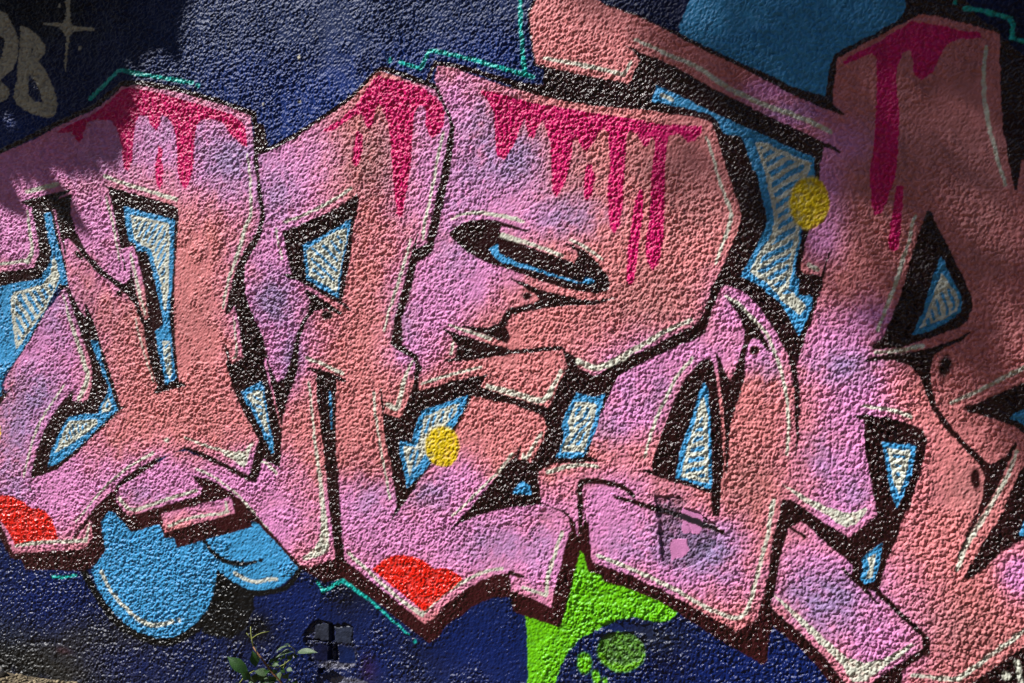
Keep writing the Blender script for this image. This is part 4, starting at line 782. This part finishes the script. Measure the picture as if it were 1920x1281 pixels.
tube("petiole", [at(*q) for q in [(500, 1247, -.09), (520, 1252, -.085), (533, 1246, -.08), (545, 1236, -.075), (553, 1224, -.07)]], .002, .0016, M_SHOOT, plant)
tube("petiole", [at(*q) for q in [(524, 1277, -.08), (530, 1258, -.08), (535, 1240, -.08)]], .0018, .0012, M_SHOOT, plant)
UPF = Vector((-.45, -.55, .7)); FRT = Vector((.1, -1, .1)); RGT = Vector((.75, -.6, .1))
for (bu, bv, tu, tv, w, y0, y1, fc, in_shade) in [
    (466, 1264, 426, 1231, 22, -.11, -.13, RGT, 1), (480, 1251, 473, 1220, 17, -.1, -.1, RGT, 1), (488, 1241, 479, 1210, 13, -.1, -.12, UPF, 0),
    (502, 1266, 477, 1258, 19, -.11, -.13, UPF, 0), (556, 1224, 594, 1222, 13, -.07, -.08, UPF, 0), (550, 1222, 516, 1232, 11, -.08, -.11, UPF, 0),
    (540, 1211, 516, 1222, 8, -.085, -.11, UPF, 0), (545, 1210, 533, 1208, 6, -.085, -.1, UPF, 0), (545, 1219, 529, 1222, 6, -.08, -.09, UPF, 0), (510, 1248, 523, 1247, 8, -.09, -.1, UPF, 0),
    (524, 1240, 510, 1245, 6, -.08, -.09, FRT, 1), (526, 1225, 510, 1243, 7, -.08, -.07, RGT, 1), (530, 1232, 525, 1241, 6, -.08, -.08, UPF, 0),
    (522, 1276, 483, 1281, 22, -.09, -.13, UPF, 0), (526, 1259, 524, 1274, 15, -.09, -.1, UPF, 0), (482, 1282, 467, 1265, 9, -.1, -.12, UPF, 0),
    (481, 1262, 468, 1284, 16, -.09, -.09, RGT, 1), (482, 1274, 500, 1267, 11, -.085, -.08, RGT, 1), (536, 1282, 546, 1274, 8, -.08, -.09, UPF, 0), (552, 1284, 556, 1274, 9, -.08, -.08, RGT, 1),
    (541, 1249, 546, 1245, 5, -.08, -.08, UPF, 0), (536, 1243, 528, 1256, 7, -.08, -.07, RGT, 1), (503, 1252, 508, 1264, 9, -.08, -.08, RGT, 1), (436, 1288, 445, 1279, 10, -.08, -.09, RGT, 1),
    (548, 1226, 543, 1240, 8, -.075, -.07, FRT, 1), (552, 1226, 556, 1236, 6, -.07, -.07, RGT, 1),
    (470, 1272, 452, 1262, 15, -.12, -.14, RGT, 1), (495, 1272, 486, 1256, 15, -.1, -.11, FRT, 1), (514, 1282, 505, 1268, 16, -.1, -.12, RGT, 1), (530, 1272, 542, 1262, 11, -.09, -.1, RGT, 1), (538, 1254, 548, 1258, 9, -.09, -.1, UPF, 0),
    (520, 1262, 511, 1256, 9, -.1, -.11, FRT, 1), (460, 1288, 478, 1284, 14, -.12, -.13, UPF, 0), (547, 1236, 538, 1230, 8, -.08, -.09, FRT, 1), (560, 1288, 548, 1280, 12, -.09, -.1, FRT, 1), (528, 1236, 535, 1226, 7, -.09, -.1, RGT, 1),
    (512, 1234, 504, 1244, 7, -.09, -.1, RGT, 1), (492, 1262, 505, 1258, 9, -.1, -.12, FRT, 1), (534, 1262, 526, 1250, 8, -.09, -.09, FRT, 1), (498, 1284, 488, 1272, 13, -.11, -.13, UPF, 0)]:
    leaf("leaf", at(bu, bv, y0), at(tu, tv, y1), w*.00185, fc, M_LEAF_SHADED if in_shade else M_LEAF_LIT, plant)
# =====================================================================  trees on the camera's side of the wall, whose shade falls on it
def foliage(name, centres, sizes, parent, seed, mat):
    g = np.random.default_rng(seed); n = len(centres); V = np.zeros((n, 6, 3)); F = []
    a = g.normal(0, 1, (n, 3)); a /= np.linalg.norm(a, axis=1)[:, None]; b = g.normal(0, 1, (n, 3)); b -= a*(a*b).sum(1)[:, None]; b /= np.linalg.norm(b, axis=1)[:, None]
    s = np.array(sizes)[:, None]
    for k, (u, v) in enumerate([(-.5, 0), (-.15, .24), (.2, .22), (.5, 0), (.2, -.22), (-.15, -.24)]): V[:, k] = centres+a*u*s+b*v*s
    for i in range(n): F += [(6*i, 6*i+1, 6*i+2, 6*i+3), (6*i, 6*i+3, 6*i+4, 6*i+5)]
    return mesh_obj(name, V.reshape(-1, 3), F, mat, parent, False)
def shade(x, z, L): return Vector((x*.001, 0, z*.001))+SUN*L       # a point L metres towards the sun from a place on the wall
# broad tree: its crown shades the upper right of the picture
cc = shade(2238, 2790, 12.0); tree = empty("broad_tree", (cc.x-.3, cc.y, 0)); tag(tree, "tall broad tree standing across from the wall, behind the camera", "tree")
tube("trunk", [Vector((cc.x-.3, cc.y, 0)), Vector((cc.x-.2, cc.y, 3)), Vector((cc.x-.05, cc.y, 6.5)), Vector((cc.x, cc.y, cc.z+.6))], .24, .09, M_BARK, tree, 12)
for k in range(7):
    a = k*.9; q = Vector((math.cos(a), math.sin(a), .55)); tube("limb", [Vector((cc.x-.05, cc.y, cc.z-1.6+k*.2)), cc+q*.6+Vector((0, 0, -.5)), cc+q*1.25], .07, .02, M_BARK, tree)
g = np.random.default_rng(5); d = g.normal(0, 1, (9500, 3)); d /= np.linalg.norm(d, axis=1)[:, None]; rr = g.random(9500)**(1/2.4)
lump = 1+.06*np.sin(d[:, 0]*5+1)+.05*np.sin(d[:, 1]*6+2)
foliage("crown", np.array(cc)+d*(rr*lump*1.95)[:, None], g.uniform(.12, .21, 9500), tree, 6, M_TREELEAF)
# slender tree close to the wall: its leafy branch shades the upper left corner
slim = empty("slender_tree", (-5.0, -1.75, 0)); tag(slim, "slender leafy tree beside the wall, out past its left side", "tree")
tube("trunk", [Vector((-5.0, -1.75, 0)), Vector((-4.95, -1.72, 2)), Vector((-4.8, -1.68, 3.6)), Vector((-4.5, -1.6, 4.6)), Vector((-4.2, -1.5, 5.3))], .07, .03, M_BARK, slim, 10)
cen, siz = [], []
poly = np.array([-3679,3665,-1289,3212,-1271,2455,-1285,2344,-1289,2284,-1408,2281,-1533,2270,-1504,2194,-1492,2135,-1524,2022,-1583,1939,-1640,1898,-1805,1894,-1962,1877,-2123,1887,-3679,1855], float).reshape(-1, 2)
g = np.random.default_rng(9)
while len(cen) < 5200:
    x = g.uniform(poly[:, 0].min(), poly[:, 0].max(), 4000); z = g.uniform(poly[:, 1].min(), poly[:, 1].max(), 4000)
    ok = inpoly(x, z, poly)
    for (gxx, gzz, gr) in [(-2069,2092,57),(-2118,2004,33)]: ok &= np.hypot(x-gxx, z-gzz) > gr
    for a, b in zip(x[ok], z[ok]): cen.append(shade(a, b, g.uniform(2.5, 3.2))); siz.append(g.uniform(.075, .125))
foliage("crown", np.array([tuple(c) for c in cen]), siz, slim, 10, M_TREELEAF)
tube("limb", [Vector((-4.75, -1.66, 3.7)), shade(-2600, 2100, 2.9), shade(-2300, 2200, 2.9), shade(-1900, 2350, 2.9)], .03, .012, M_BARK, slim)
for (x0, z0, x1, z1, wd) in [(-2206,1928,-1956,1693,86),(-2247,1890,-1975,1713,62),(-1956,1903,-1647,1612,92),(-1909,1860,-1672,1642,68),(-2289,1851,-2096,1657,54)]:
    leaf("leaf", shade(x0, z0, 2.75), shade(x1, z1, 2.65), wd*.001, SUN, M_TREELEAF, slim, .05, .02)
# unseen hedge added behind the camera to block low sky and darken the wall
hedge = empty("added_hedge", (-1.0, -10.5, 0)); tag(hedge, "long evergreen hedge added out of view to block low sky light from the wall", "hedge")
hv, hf = box(-15, 13, -11.6, -9.9, -.05, 5.6); mesh_obj("added_hedge_core", hv, hf, noisy("hedge_shade", (.012, .022, .008), (.02, .04, .012), 3, .9), hedge, False)
g = np.random.default_rng(21); n = 9000; hx = g.uniform(-15.1, 13.1, n); top = g.random(n) < .2
hc = np.stack([hx, np.where(top, g.uniform(-11.7, -9.8, n), -9.82+g.normal(0, .07, n)), np.where(top, 5.65+g.normal(0, .06, n), g.uniform(0, 5.7, n))], -1)
foliage("added_hedge_leaves", hc, g.uniform(.16, .32, n), hedge, 22, M_TREELEAF)["kind"] = "stuff"
